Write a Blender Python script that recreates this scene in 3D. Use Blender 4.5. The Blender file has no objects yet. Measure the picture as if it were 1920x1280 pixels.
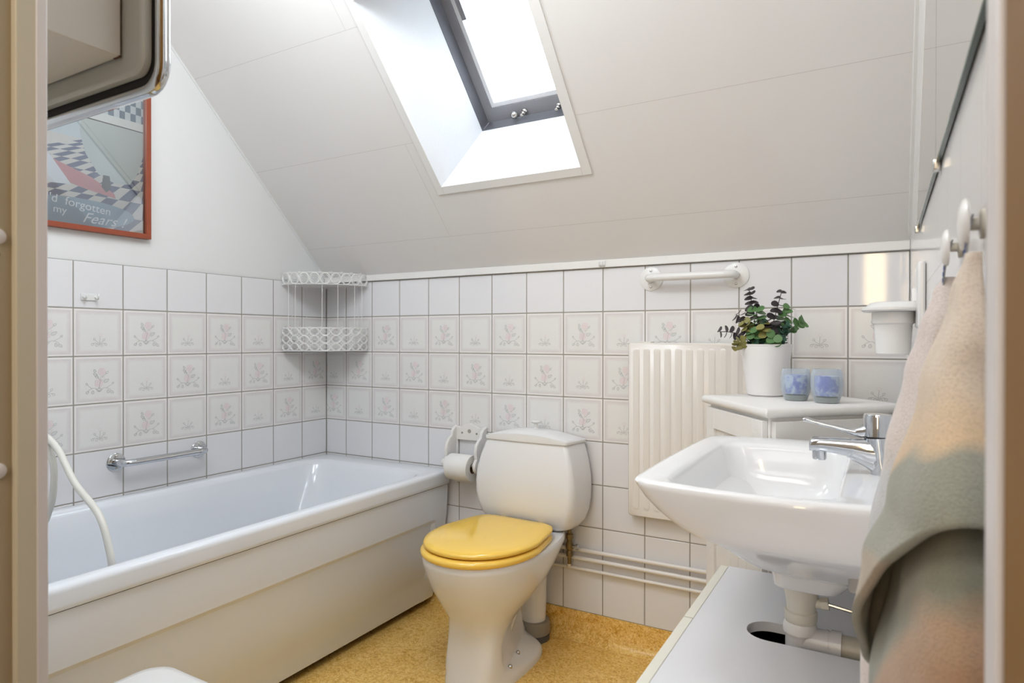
import bpy, math, random
from math import sin, cos, pi, radians, atan2, sqrt
from mathutils import Vector, Matrix

random.seed(7)
S = bpy.context.scene
COL = S.collection

# ------------------------------------------------------------------ camera
CAM = Vector((2.1946, -2.1163, 1.0693))
cd = bpy.data.cameras.new('camera')
cd.sensor_width = 36.0
cd.lens = 1209.27 * 36.0 / 1920.0
cd.clip_start = 0.01
cd.dof.use_dof = True
cd.dof.focus_distance = 2.1
cd.dof.aperture_fstop = 9.0
co = bpy.data.objects.new('camera', cd)
COL.objects.link(co)
_y, _p, _r = 0.5234, -0.004, 0.0009
_f = Vector((-sin(_y) * cos(_p), cos(_y) * cos(_p), sin(_p)))
_rt = Vector((cos(_y), sin(_y), 0))
_up = _rt.cross(_f)
_rt2 = _rt * cos(_r) + _up * sin(_r)
_up2 = -_rt * sin(_r) + _up * cos(_r)
M = Matrix((_rt2, _up2, -_f)).transposed().to_4x4()
M.translation = CAM
co.matrix_world = M
S.camera = co

# ------------------------------------------------------------------ view, sky, lights
S.view_settings.view_transform = 'Standard'
S.view_settings.look = 'None'
S.view_settings.gamma = 1.0
S.view_settings.use_curve_mapping = False
S.view_settings.exposure = 0.75

W = bpy.data.worlds.new('overcast_sky')
S.world = W
W.use_nodes = True
_bg = W.node_tree.nodes['Background']
_bg.inputs[0].default_value = (0.80, 0.90, 1.0, 1)
_bg.inputs[1].default_value = 10.0

def area(name, loc, target, sx, sy, power, color, spread=180):
    l = bpy.data.lights.new(name, 'AREA')
    l.shape = 'RECTANGLE'
    l.size = sx
    l.size_y = sy
    l.energy = power
    l.color = color
    l.spread = radians(spread)
    o = bpy.data.objects.new(name, l)
    COL.objects.link(o)
    o.location = loc
    d = Vector(target) - Vector(loc)
    o.rotation_euler = d.to_track_quat('-Z', 'Y').to_euler()
    return o

def point_fill(name, loc, power, color, radius):
    l = bpy.data.lights.new(name, 'POINT')
    l.energy = power
    l.color = color
    l.shadow_soft_size = radius
    o = bpy.data.objects.new(name, l)
    COL.objects.link(o)
    o.location = loc
    return o
point_fill('room_fill_left', (0.85, -1.3, 2.12), 7.0, (0.87, 0.935, 1.0), 0.16)  # unseen point light added to brighten the ceiling and left side
point_fill('room_fill_mid', (1.40, -1.30, 2.14), 8.5, (0.88, 0.935, 1.0), 0.12)  # added fill in mid-room without a fixture, brightens the tub apron
area('hall_fill_top', (1.9, -2.9, 2.32), (1.9, -2.899, 0), 0.8, 0.8, 7.5, (1.0, 0.95, 0.90))  # added soft fill under the hall ceiling, stands for no known lamp
area('hall_fill_front', (1.75, -3.7, 2.0), (1.5, -0.2, 0.9), 1.2, 0.5, 3.0, (0.97, 0.98, 1.0))  # added area light aimed through the doorway as frontal fill

# ------------------------------------------------------------------ materials
def lin(c):
    out = []
    for v in c[:3]:
        v = v / 255.0
        out.append(v / 12.92 if v <= 0.04045 else ((v + 0.055) / 1.055) ** 2.4)
    return (out[0], out[1], out[2], 1.0)

class NT:
    def __init__(self, name):
        self.m = bpy.data.materials.new(name)
        self.m.use_nodes = True
        self.t = self.m.node_tree
        self.b = self.t.nodes['Principled BSDF']
        self.out = self.t.nodes['Material Output']
    def n(self, typ, **kw):
        nd = self.t.nodes.new(typ)
        for k, v in kw.items():
            if k in nd.inputs:
                nd.inputs[k].default_value = v
            else:
                setattr(nd, k, v)
        return nd
    def l(self, a, b):
        self.t.links.new(a, b)
    def coord(self, which='Object'):
        return self.n('ShaderNodeTexCoord').outputs[which]
    def noise(self, scale, detail=3, rough=0.55, vec=None, dist=0.0):
        nd = self.n('ShaderNodeTexNoise')
        nd.inputs['Scale'].default_value = scale
        nd.inputs['Detail'].default_value = detail
        nd.inputs['Roughness'].default_value = rough
        nd.inputs['Distortion'].default_value = dist
        self.l(vec if vec is not None else self.coord(), nd.inputs['Vector'])
        return nd
    def ramp(self, src, stops, interp='LINEAR'):
        r = self.n('ShaderNodeValToRGB')
        r.color_ramp.interpolation = interp
        e = r.color_ramp.elements
        while len(e) < len(stops):
            e.new(0.5)
        for i, (p, c) in enumerate(stops):
            e[i].position = p
            e[i].color = c if len(c) == 4 else lin(c)
        self.l(src, r.inputs[0])
        return r.outputs[0]
    def math(self, op, a, b=None):
        nd = self.n('ShaderNodeMath', operation=op)
        for i, v in enumerate((a, b)):
            if v is None:
                continue
            if isinstance(v, (int, float)):
                nd.inputs[i].default_value = v
            else:
                self.l(v, nd.inputs[i])
        return nd.outputs[0]
    def mix(self, fac, a, b, mode='MIX'):
        nd = self.n('ShaderNodeMix', data_type='RGBA', blend_type=mode)
        for idx, v in ((0, fac), (6, a), (7, b)):
            if isinstance(v, (int, float, tuple)):
                nd.inputs[idx].default_value = v
            else:
                self.l(v, nd.inputs[idx])
        return nd.outputs[2]
    def bump(self, height, strength=0.3, dist=0.001):
        nd = self.n('ShaderNodeBump')
        nd.inputs['Strength'].default_value = strength
        nd.inputs['Distance'].default_value = dist
        self.l(height, nd.inputs['Height'])
        self.l(nd.outputs[0], self.b.inputs['Normal'])

def P(name, rgb, rough=0.5, metal=0.0, var=0.03, vscale=6.0, bump=0.0, bscale=120.0, coat=0.0, spec=0.5, sss=0.0):
    k = NT(name)
    c = lin(rgb)
    if var > 0:
        nz = k.noise(vscale, 3)
        d = tuple(max(0, x * (1 - var)) for x in c[:3]) + (1,)
        k.l(k.mix(nz.outputs[0], c, d), k.b.inputs['Base Color'])
    else:
        k.b.inputs['Base Color'].default_value = c
    k.b.inputs['Roughness'].default_value = rough
    k.b.inputs['Metallic'].default_value = metal
    k.b.inputs['Specular IOR Level'].default_value = spec
    k.b.inputs['Coat Weight'].default_value = coat
    k.b.inputs['Coat Roughness'].default_value = 0.05
    if sss:
        k.b.inputs['Subsurface Weight'].default_value = sss
        k.b.inputs['Subsurface Radius'].default_value = (0.01, 0.01, 0.01)
    if bump:
        k.bump(k.noise(bscale, 4).outputs[0], bump, 0.001)
    return k.m

m_ceil = P('painted_board', (232, 229, 226), 0.55, bump=0.05, bscale=60)
m_plaster = P('white_plaster', (231, 231, 230), 0.6, bump=0.12, bscale=90)
m_joint = P('board_joint', (206, 201, 197), 0.8)
m_trim = P('white_gloss_paint', (236, 234, 231), 0.35, bump=0.03, bscale=40)
m_reveal = P('white_foil_lining', (240, 241, 243), 0.4, bump=0.35, bscale=160)
m_tile = P('white_glazed_tile', (233, 232, 234), 0.055, var=0.02, vscale=3, bump=0.04, bscale=14)
m_grout = P('grey_grout', (166, 160, 150), 0.9, var=0.25, vscale=9)
m_line = P('tile_print_grey', (172, 171, 170), 0.3)
m_pink = P('tile_print_pink', (229, 207, 209), 0.3)
m_porc = P('white_porcelain', (236, 236, 237), 0.08, var=0.01)
m_tub = P('white_enamel', (236, 239, 244), 0.12, var=0.01)
m_apron = P('white_acrylic', (238, 242, 249), 0.2, var=0.01)
m_yellow = P('yellow_plastic', (255, 210, 92), 0.09, var=0.03, vscale=10, coat=0.15)
m_chrome = P('chrome', (205, 208, 212), 0.06, metal=1.0, var=0.0)
m_brass = P('dull_brass', (150, 130, 92), 0.3, metal=1.0, var=0.4, vscale=60)
m_dark = P('dark_gap', (40, 36, 34), 0.8, var=0.0)
m_plastic = P('white_plastic', (234, 233, 231), 0.25, var=0.01)
m_cream = P('aged_white_plastic', (226, 221, 208), 0.3, var=0.05, vscale=30)
m_greyplastic = P('grey_plastic', (150, 144, 134), 0.4)
m_greyrubber = P('grey_rubber', (92, 92, 94), 0.6)
m_enwhite = P('white_radiator_enamel', (236, 231, 225), 0.25, var=0.01)
m_wood_white = P('white_painted_wood', (237, 235, 232), 0.35, var=0.02, bump=0.05, bscale=80)
m_lamin = P('white_laminate', (228, 228, 231), 0.3, var=0.01)
m_edge = P('cream_laminate_edge', (233, 230, 216), 0.35)
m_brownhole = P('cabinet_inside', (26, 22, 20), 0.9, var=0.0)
m_redwood = P('red_brown_frame', (160, 78, 50), 0.35, var=0.3, vscale=25)
m_cab = P('cream_lacquer', (214, 207, 196), 0.35, var=0.03)
m_cabgrey = P('mirror_back_sheet', (196, 193, 182), 0.45)
m_jamb = P('cream_door_paint', (208, 199, 176), 0.45, var=0.04, bump=0.05, bscale=30)
m_jambdk = P('darker_cream_door_paint', (176, 161, 132), 0.5, var=0.08, vscale=4)  # darker cream for the set-back jamb face
m_jambwh = P('white_door_paint', (226, 221, 220), 0.4)
m_hall = P('hall_wallpaper', (222, 216, 206), 0.8)
m_paper = P('toilet_paper', (240, 239, 236), 0.95, var=0.03, vscale=30, bump=0.3, bscale=300)
m_card = P('cardboard', (128, 100, 72), 0.9)
m_pot = P('white_ceramic_pot', (238, 236, 235), 0.3, var=0.01)
m_soil = P('dark_moss', (45, 52, 34), 0.9, var=0.4, vscale=60)
m_stem = P('brown_stem', (66, 52, 44), 0.6)
m_leafd = P('dark_purple_leaf', (62, 54, 58), 0.45, var=0.3, vscale=40)
m_leafg = P('green_leaf', (98, 138, 84), 0.45, var=0.35, vscale=50)
m_leafb = P('blue_green_leaf', (52, 96, 76), 0.5, var=0.4, vscale=60)
m_leafy = P('yellow_green_leaf', (152, 148, 84), 0.5, var=0.3, vscale=60)
m_frame = P('skylight_grey_frame', (112, 110, 116), 0.45, var=0.25, vscale=14)
m_framelt = P('skylight_grey_sash', (150, 149, 154), 0.4, var=0.12, vscale=14)
m_gasket = P('white_gasket', (232, 233, 236), 0.5)
m_hose = P('white_rubber_hose', (228, 226, 218), 0.35)
m_loop = P('grey_fabric_loop', (150, 152, 156), 0.8)
m_blue = P('blue_print', (34, 66, 132), 0.7)
m_glassedge = P('green_glass_edge', (44, 72, 58), 0.15, var=0.1)
m_nickel = P('nickel', (206, 203, 198), 0.25, metal=1.0, var=0.0)
m_stain = P('bare_ceramic', (176, 171, 164), 0.85, var=0.15, vscale=30)
m_halflr = P('hall_floor_wood', (120, 82, 48), 0.4, var=0.4, vscale=8)

def mat_decor():
    k = NT('decor_glazed_tile')
    uv = k.n('ShaderNodeUVMap').outputs[0]
    sp = k.n('ShaderNodeSeparateXYZ')
    k.l(uv, sp.inputs[0])
    u, v = sp.outputs[0], sp.outputs[1]
    d = k.math('MINIMUM', k.math('MINIMUM', u, k.math('SUBTRACT', 1.0, u)),
               k.math('MINIMUM', v, k.math('SUBTRACT', 1.0, v)))
    nz = k.noise(60, 3)
    d2 = k.math('ADD', d, k.math('MULTIPLY', k.math('SUBTRACT', nz.outputs[0], 0.5), 0.05))
    c1 = k.ramp(d2, [(0.0, (221, 214, 213)), (0.05, (223, 217, 216)), (0.14, (234, 233, 230)), (1.0, (234, 233, 230))])
    sel = k.math('GREATER_THAN', d, 0.042)
    c2 = k.mix(sel, lin((238, 235, 233)), c1)
    sp2 = k.noise(420, 2)
    c3 = k.mix(k.math('MULTIPLY', k.math('GREATER_THAN', sp2.outputs[0], 0.62), 0.10), c2, lin((180, 178, 172)))
    k.l(c3, k.b.inputs['Base Color'])
    k.b.inputs['Roughness'].default_value = 0.22
    k.bump(k.noise(200, 3).outputs[0], 0.08, 0.001)
    return k.m
m_decor = mat_decor()

def mat_floor():
    k = NT('marbled_orange_vinyl')
    a = k.noise(22, 7, 0.72, dist=2.2)
    b = k.noise(60, 6, 0.75, dist=2.6)
    c = k.noise(130, 4, 0.6, dist=1.0)
    c1 = k.ramp(a.outputs[0], [(0.40, (208, 152, 44)), (0.47, (244, 196, 92)), (0.53, (254, 222, 144)), (0.62, (238, 184, 72))])
    c2 = k.ramp(b.outputs[0], [(0.40, (184, 126, 28)), (0.5, (248, 202, 108)), (0.58, (255, 230, 168))])
    cc = k.mix(0.5, c1, c2)
    cc = k.mix(k.math('MULTIPLY', k.math('GREATER_THAN', c.outputs[0], 0.57), 0.4), cc, lin((206, 134, 44)))
    k.l(cc, k.b.inputs['Base Color'])
    k.b.inputs['Roughness'].default_value = 0.3
    k.bump(b.outputs[0], 0.05, 0.001)
    return k.m
m_floor = mat_floor()

def mat_rightwall():
    k = NT('white_wall_tiles')
    co_ = k.coord()
    sp = k.n('ShaderNodeSeparateXYZ')
    k.l(co_, sp.inputs[0])
    cb = k.n('ShaderNodeCombineXYZ')
    k.l(k.math('ADD', sp.outputs[1], 10 * 0.1525), cb.inputs[0])
    k.l(k.math('ADD', sp.outputs[2], 0.055), cb.inputs[1])
    br = k.n('ShaderNodeTexBrick', offset=0.0, squash=1.0)
    k.l(cb.outputs[0], br.inputs['Vector'])
    br.inputs['Color1'].default_value = lin((232, 229, 227))
    br.inputs['Color2'].default_value = lin((229, 227, 226))
    br.inputs['Mortar'].default_value = lin((214, 207, 203))
    br.inputs['Scale'].default_value = 1.0
    br.inputs['Mortar Size'].default_value = 0.0016
    br.inputs['Brick Width'].default_value = 0.1525
    br.inputs['Row Height'].default_value = 0.1525
    k.l(br.outputs[0], k.b.inputs['Base Color'])
    k.b.inputs['Roughness'].default_value = 0.14
    k.bump(k.math('SUBTRACT', 1.0, br.outputs['Fac']), 0.4, 0.001)
    return k.m
m_rwall = mat_rightwall()

def mat_towel(name, stops, dirv, seed):
    k = NT(name)
    co_ = k.coord()
    dt = k.n('ShaderNodeVectorMath', operation='DOT_PRODUCT')
    dt.inputs[1].default_value = dirv
    k.l(co_, dt.inputs[0])
    nz = k.noise(9 + seed, 2)
    f = k.math('ADD', dt.outputs['Value'], k.math('MULTIPLY', k.math('SUBTRACT', nz.outputs[0], 0.5), 0.14))
    fr = k.math('FRACT', k.math('MULTIPLY', f, 2.3))
    c = k.ramp(fr, stops)
    fz = k.noise(520, 3, 0.75)
    gr = k.ramp(fz.outputs[0], [(0.36, (120, 116, 106)), (0.5, (255, 255, 255)), (0.66, (255, 255, 255))])
    c = k.mix(0.25, c, k.mix(1.0, c, gr, 'MULTIPLY'))
    pt = k.noise(16 + 3 * seed, 2)
    c = k.mix(k.math('MULTIPLY', pt.outputs[0], 0.35), c, lin((206, 196, 180)))
    k.l(c, k.b.inputs['Base Color'])
    k.b.inputs['Roughness'].default_value = 1.0
    k.b.inputs['Specular IOR Level'].default_value = 0.1
    k.b.inputs['Sheen Weight'].default_value = 0.35
    k.bump(fz.outputs[0], 0.8, 0.0018)
    return k.m
m_towela = mat_towel('pastel_terry', [(0.0, (182, 174, 156)), (0.06, (150, 156, 148)), (0.15, (150, 156, 148)), (0.18, (184, 172, 154)), (0.25, (180, 166, 148)), (0.28, (148, 154, 142)), (0.41, (152, 156, 144)), (0.445, (222, 194, 158)), (0.52, (226, 202, 172)), (0.60, (232, 216, 198)), (1.0, (228, 212, 196))], (0.0, 0.5, 1.0), 0)
m_towelb = mat_towel('peach_terry', [(0.0, (176, 136, 102)), (0.30, (166, 126, 92)), (0.38, (176, 142, 112)), (0.46, (128, 134, 120)), (0.70, (120, 128, 116)), (0.78, (186, 158, 128)), (0.92, (180, 142, 108)), (1.0, (176, 136, 102))], (0.0, 1.5, 1.0), 3)
m_towelc = mat_towel('pale_terry', [(0.0, (226, 214, 212)), (0.3, (234, 222, 218)), (0.36, (204, 210, 214)), (0.6, (210, 214, 220)), (0.68, (230, 220, 216)), (1.0, (226, 214, 212))], (0.0, 0.3, 1.2), 2)

def mat_glass(name, tint, gloss):
    k = NT(name)
    tr = k.n('ShaderNodeBsdfTransparent')
    tr.inputs[0].default_value = tint
    gl = k.n('ShaderNodeBsdfGlossy')
    gl.inputs['Roughness'].default_value = 0.02
    fr = k.n('ShaderNodeFresnel')
    fr.inputs[0].default_value = 1.5
    mx = k.n('ShaderNodeMixShader')
    k.l(k.math('MULTIPLY', fr.outputs[0], gloss), mx.inputs[0])
    k.l(tr.outputs[0], mx.inputs[1])
    k.l(gl.outputs[0], mx.inputs[2])
    k.l(mx.outputs[0], k.out.inputs[0])
    return k.m
m_pane = mat_glass('window_glass', (0.97, 0.98, 0.98, 1), 0.8)
m_picglass = mat_glass('picture_glass', (0.97, 0.98, 0.98, 1), 2.4)

def mat_mirror():
    k = NT('mirror_silver')
    k.b.inputs['Base Color'].default_value = (0.80, 0.83, 0.80, 1)
    k.b.inputs['Metallic'].default_value = 1.0
    k.b.inputs['Roughness'].default_value = 0.02
    return k.m
m_mirror = mat_mirror()

def mat_frost():
    k = NT('frosted_glass')
    k.b.inputs['Base Color'].default_value = lin((228, 234, 240))
    k.b.inputs['Roughness'].default_value = 0.35
    tr = k.n('ShaderNodeBsdfTransparent')
    tr.inputs[0].default_value = (0.93, 0.96, 0.98, 1)
    lw = k.n('ShaderNodeLayerWeight')
    lw.inputs[0].default_value = 0.35
    mx = k.n('ShaderNodeMixShader')
    k.l(k.math('ADD', k.math('MULTIPLY', lw.outputs['Facing'], 0.45), 0.14), mx.inputs[0])
    k.l(tr.outputs[0], mx.inputs[1])
    k.l(k.b.outputs[0], mx.inputs[2])
    k.l(mx.outputs[0], k.out.inputs[0])
    return k.m
m_frost = mat_frost()
m_frostbase = P('frosted_glass_base', (150, 158, 152), 0.4, var=0.1)
def mat_bluegel():
    k = NT('blue_candle_gel')
    nz = k.noise(38, 4, 0.6, dist=0.8)
    k.l(k.ramp(nz.outputs[0], [(0.38, (92, 108, 200)), (0.48, (138, 156, 216)), (0.58, (206, 216, 236))]), k.b.inputs['Base Color'])
    k.b.inputs['Roughness'].default_value = 0.5
    return k.m
m_bluegel = mat_bluegel()

def mat_emit(name, rgb, strength):
    k = NT(name)
    e = k.n('ShaderNodeEmission')
    e.inputs[0].default_value = lin(rgb)
    e.inputs[1].default_value = strength
    k.l(e.outputs[0], k.out.inputs[0])
    return k.m

# ------------------------------------------------------------------ mesh builder
class MB:
    def __init__(self):
        self.v, self.f, self.mi, self.uv = [], [], [], {}
    def add(self, vs, fs, mi=0):
        o = len(self.v)
        self.v += [tuple(x) for x in vs]
        for f in fs:
            self.f.append(tuple(i + o for i in f))
            self.mi.append(mi)
        return o
    def box(self, x0, x1, y0, y1, z0, z1, mi=0, T=None):
        vs = [Vector((x, y, z)) for z in (z0, z1) for y in (y0, y1) for x in (x0, x1)]
        if T is not None:
            vs = [T @ v for v in vs]
        self.add(vs, [(0, 2, 3, 1), (4, 5, 7, 6), (0, 1, 5, 4), (2, 6, 7, 3), (0, 4, 6, 2), (1, 3, 7, 5)], mi)
    def prism(self, poly, mapf, h0, h1, mi=0):
        n = len(poly)
        vs = [mapf(a, b, h0) for a, b in poly] + [mapf(a, b, h1) for a, b in poly]
        fs = [tuple(range(n - 1, -1, -1)), tuple(range(n, 2 * n))]
        fs += [(i, (i + 1) % n, n + (i + 1) % n, n + i) for i in range(n)]
        self.add(vs, fs, mi)
    def loft(self, rings, c0=True, c1=True, closed=True, mi=0):
        n = len(rings[0])
        vs = [p for r in rings for p in r]
        fs = []
        for k in range(len(rings) - 1):
            for i in range(n if closed else n - 1):
                j = (i + 1) % n
                fs.append((k * n + i, k * n + j, (k + 1) * n + j, (k + 1) * n + i))
        if c0:
            fs.append(tuple(range(n - 1, -1, -1)))
        if c1:
            fs.append(tuple(range((len(rings) - 1) * n, len(rings) * n)))
        self.add(vs, fs, mi)
    def tube(self, pts, r, n=12, mi=0, smooth=6, caps=True):
        pts = [Vector(p) for p in pts]
        rr = r if isinstance(r, (list, tuple)) else [r] * len(pts)
        if smooth and len(pts) > 2:
            q, q2 = [], []
            for i in range(len(pts) - 1):
                p0, p1, p2, p3 = pts[max(0, i - 1)], pts[i], pts[i + 1], pts[min(len(pts) - 1, i + 2)]
                for s in range(smooth):
                    t = s / smooth
                    q.append(0.5 * ((2 * p1) + (p2 - p0) * t + (2 * p0 - 5 * p1 + 4 * p2 - p3) * t * t + (3 * p1 - p0 - 3 * p2 + p3) * t ** 3))
                    q2.append(rr[i] * (1 - t) + rr[i + 1] * t)
            q.append(pts[-1])
            q2.append(rr[-1])
            pts, rr = q, q2
        rings = []
        prev = None
        for i, p in enumerate(pts):
            d = (pts[min(i + 1, len(pts) - 1)] - pts[max(i - 1, 0)]).normalized()
            if prev is None:
                a = Vector((0, 0, 1)) if abs(d.z) < 0.9 else Vector((1, 0, 0))
                a = (a - d * a.dot(d)).normalized()
            else:
                a = (prev - d * prev.dot(d)).normalized()
            prev = a
            b = d.cross(a)
            rings.append([p + (a * cos(2 * pi * k / n) + b * sin(2 * pi * k / n)) * rr[i] for k in range(n)])
        self.loft(rings, caps, caps, True, mi)
    def lathe(self, prof, c, axis='z', n=24, mi=0, caps=True):
        c = Vector(c)
        rings = []
        for r, h in prof:
            ring = []
            for k in range(n):
                a = 2 * pi * k / n
                if axis == 'z':
                    ring.append(c + Vector((r * cos(a), r * sin(a), h)))
                elif axis == 'x':
                    ring.append(c + Vector((h, r * cos(a), r * sin(a))))
                else:
                    ring.append(c + Vector((r * sin(a), h, r * cos(a))))
            rings.append(ring)
        self.loft(rings, caps, caps, True, mi)
    def build(self, name, mats, parent=None, bevel=0, seg=2, sharp=40, local=False, sub=0, solid=0):
        me = bpy.data.meshes.new(name)
        me.from_pydata(self.v, [], self.f)
        mats = mats if isinstance(mats, (list, tuple)) else [mats]
        for m in mats:
            me.materials.append(m)
        me.polygons.foreach_set('material_index', self.mi)
        me.polygons.foreach_set('use_smooth', [True] * len(self.f))
        if self.uv:
            ul = me.uv_layers.new(name='UVMap')
            for pi_, coords in self.uv.items():
                for li, c in zip(me.polygons[pi_].loop_indices, coords):
                    ul.data[li].uv = c
        import bmesh
        bm = bmesh.new()
        bm.from_mesh(me)
        if not self.uv:
            bmesh.ops.recalc_face_normals(bm, faces=bm.faces)
        bm.to_mesh(me)
        bm.free()
        me.set_sharp_from_angle(angle=radians(sharp))
        me.update()
        o = bpy.data.objects.new(name, me)
        COL.objects.link(o)
        if parent is not None:
            o.parent = parent
            if not local:
                w = Vector(parent.location)
                if parent.parent is not None and parent.parent.type == 'EMPTY' and parent.type == 'EMPTY':
                    w = w + Vector(parent.parent.location)
                if parent.type == 'MESH' and parent.parent is not None:
                    w = Vector((0, 0, 0))
                o.matrix_parent_inverse = Matrix.Translation(-w)
        if solid:
            s = o.modifiers.new('thickness', 'SOLIDIFY')
            s.thickness = solid
            s.offset = -1
        if sub:
            s = o.modifiers.new('subdivision', 'SUBSURF')
            s.levels = sub
            s.render_levels = sub
        if bevel:
            b = o.modifiers.new('bevel', 'BEVEL')
            b.width = bevel
            b.segments = seg
            b.limit_method = 'ANGLE'
            b.angle_limit = radians(35)
            b.harden_normals = False
        return o

def tag(o, label, cat, group=None):
    o['label'] = label
    o['category'] = cat
    if group:
        o['group'] = group
    return o

def thing(name, label, cat, loc=(0, 0, 0), group=None, rz=0.0):
    o = bpy.data.objects.new(name, None)
    o.empty_display_size = 0.05
    COL.objects.link(o)
    o.location = loc
    o.rotation_euler = (0, 0, rz)
    return tag(o, label, cat, group)

def struct(o):
    o['kind'] = 'structure'
    return o

def rrect(x0, x1, y0, y1, r, z, n=6, m=4, bow=(0, 0, 0, 0)):
    """rounded rectangle ring, ccw from the +x edge; bow = bulge of x0,x1,y0,y1 edges"""
    out = []
    cs = [((x1 - r, y1 - r), 0), ((x0 + r, y1 - r), pi / 2), ((x0 + r, y0 + r), pi), ((x1 - r, y0 + r), 1.5 * pi)]
    for q in range(4):
        (cx, cy), a0 = cs[q]
        for i in range(n + 1):
            a = a0 + (pi / 2) * i / n
            out.append([cx + r * cos(a), cy + r * sin(a)])
        (nx, ny), na = cs[(q + 1) % 4]
        ax, ay = cx + r * cos(a0 + pi / 2), cy + r * sin(a0 + pi / 2)
        bx, by = nx + r * cos(na), ny + r * sin(na)
        for i in range(1, m + 1):
            t = i / (m + 1)
            out.append([ax + (bx - ax) * t, ay + (by - ay) * t])
    res = []
    for x, y in out:
        u = (x - x0) / (x1 - x0)
        w = (y - y0) / (y1 - y0)
        px, py = x, y
        px -= bow[0] * (1 - u) * (1 - (2 * w - 1) ** 2)
        px += bow[1] * u * (1 - (2 * w - 1) ** 2)
        py -= bow[2] * (1 - w) * (1 - (2 * u - 1) ** 2)
        py += bow[3] * w * (1 - (2 * u - 1) ** 2)
        res.append(Vector((px, py, z)))
    return res

# ------------------------------------------------------------------ the room
PT = 0.1525
H0 = 1.165
XR = 2.257
YF = -1.80
KS = 1.05
NL = sqrt(1 + KS * KS)
SH = Vector((0, -1, KS)) / NL
NH = Vector((0, KS, 1)) / NL
ORG = Vector((0, 0, 1.343))
def cp(x, s, n=0.0):
    return ORG + Vector((x, 0, 0)) + SH * s + NH * n

# floor, with a hall behind the door wall
b = MB()
b.box(-0.1, 3.5, YF - 0.02, 0.1, -0.06, 0.0)
struct(b.build('floor', m_floor))
b = MB()
b.box(0.4, 3.5, -4.2, YF - 0.02, -0.06, 0.0)
struct(b.build('floor_hall', m_halflr))

# left wall: plaster slab behind, tiles in front
b = MB()
prof = [(0.08, -0.02), (YF - 0.1, -0.02), (YF - 0.1, 2.37), (-0.94, 2.37), (0.08, 1.30)]
b.prism(prof, lambda y, z, h: Vector((h, y, z)), -0.10, -0.007)
wall_left = struct(b.build('wall_left', m_plaster))
b = MB()
b.box(-0.1, XR + 0.08, 0.008, 0.09, -0.02, 1.36)
wall_back = struct(b.build('wall_back', m_plaster))
b = MB()
b.prism([(0.0, -0.02), (YF - 0.1, -0.02), (YF - 0.1, 2.37), (-0.935, 2.37), (0.0, 1.36)], lambda y, z, h: Vector((h, y, z)), XR, XR + 0.10)
wall_right = struct(b.build('wall_right', m_rwall))

# motif of the printed tiles
def rosette(cx, cy, r, k=5, ph=0.3):
    pts = []
    for i in range(26):
        a = 2 * pi * i / 25
        rr = r * (0.78 + 0.24 * abs(cos(k * a / 2 + ph)))
        pts.append((cx + rr * cos(a), cy + rr * sin(a)))
    return pts
def leaf2(cx, cy, l, w, a):
    pts = []
    for i in range(11):
        t = 2 * pi * i / 10
        x, y = l * 0.5 * cos(t), w * 0.5 * sin(t) * (1 - 0.35 * cos(t))
        pts.append((cx + x * cos(a) - y * sin(a), cy + x * sin(a) + y * cos(a)))
    return pts
def bez(p0, p1, p2, n=7):
    return [((1 - t) ** 2 * p0[0] + 2 * t * (1 - t) * p1[0] + t * t * p2[0], (1 - t) ** 2 * p0[1] + 2 * t * (1 - t) * p1[1] + t * t * p2[1]) for t in [i / n for i in range(n + 1)]]
BIGL = [bez((0.5, 0.255), (0.42, 0.37), (0.31, 0.30)), bez((0.5, 0.255), (0.58, 0.37), (0.70, 0.30)), bez((0.43, 0.31), (0.46, 0.255), (0.5, 0.245)),
        bez((0.57, 0.31), (0.54, 0.255), (0.5, 0.245)), bez((0.36, 0.32), (0.30, 0.36), (0.27, 0.40)), bez((0.64, 0.32), (0.70, 0.36), (0.76, 0.39)),
        bez((0.31, 0.30), (0.27, 0.28), (0.28, 0.25)), bez((0.70, 0.30), (0.74, 0.28), (0.73, 0.25)),
        bez((0.5, 0.30), (0.49, 0.38), (0.53, 0.48)), bez((0.52, 0.48), (0.47, 0.56), (0.44, 0.62)), bez((0.55, 0.55), (0.62, 0.60), (0.65, 0.64)),
        leaf2(0.265, 0.245, 0.07, 0.045, 0.6), leaf2(0.37, 0.245, 0.075, 0.05, 1.5), leaf2(0.68, 0.245, 0.075, 0.05, 1.7), leaf2(0.76, 0.225, 0.08, 0.05, -0.6),
        leaf2(0.25, 0.42, 0.05, 0.035, 2.2), leaf2(0.78, 0.42, 0.05, 0.035, 0.8), leaf2(0.645, 0.475, 0.12, 0.06, 0.5), leaf2(0.42, 0.61, 0.09, 0.05, 2.5),
        leaf2(0.41, 0.69, 0.07, 0.045, 2.0), leaf2(0.66, 0.65, 0.06, 0.04, 0.7), leaf2(0.45, 0.56, 0.07, 0.04, 2.7), rosette(0.5, 0.30, 0.035, 4)]
BIGP = [rosette(0.49, 0.43, 0.085), rosette(0.49, 0.43, 0.035, 3), rosette(0.55, 0.67, 0.078, 5, 1.0), rosette(0.55, 0.67, 0.03, 3), rosette(0.56, 0.53, 0.045, 4)]
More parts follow.
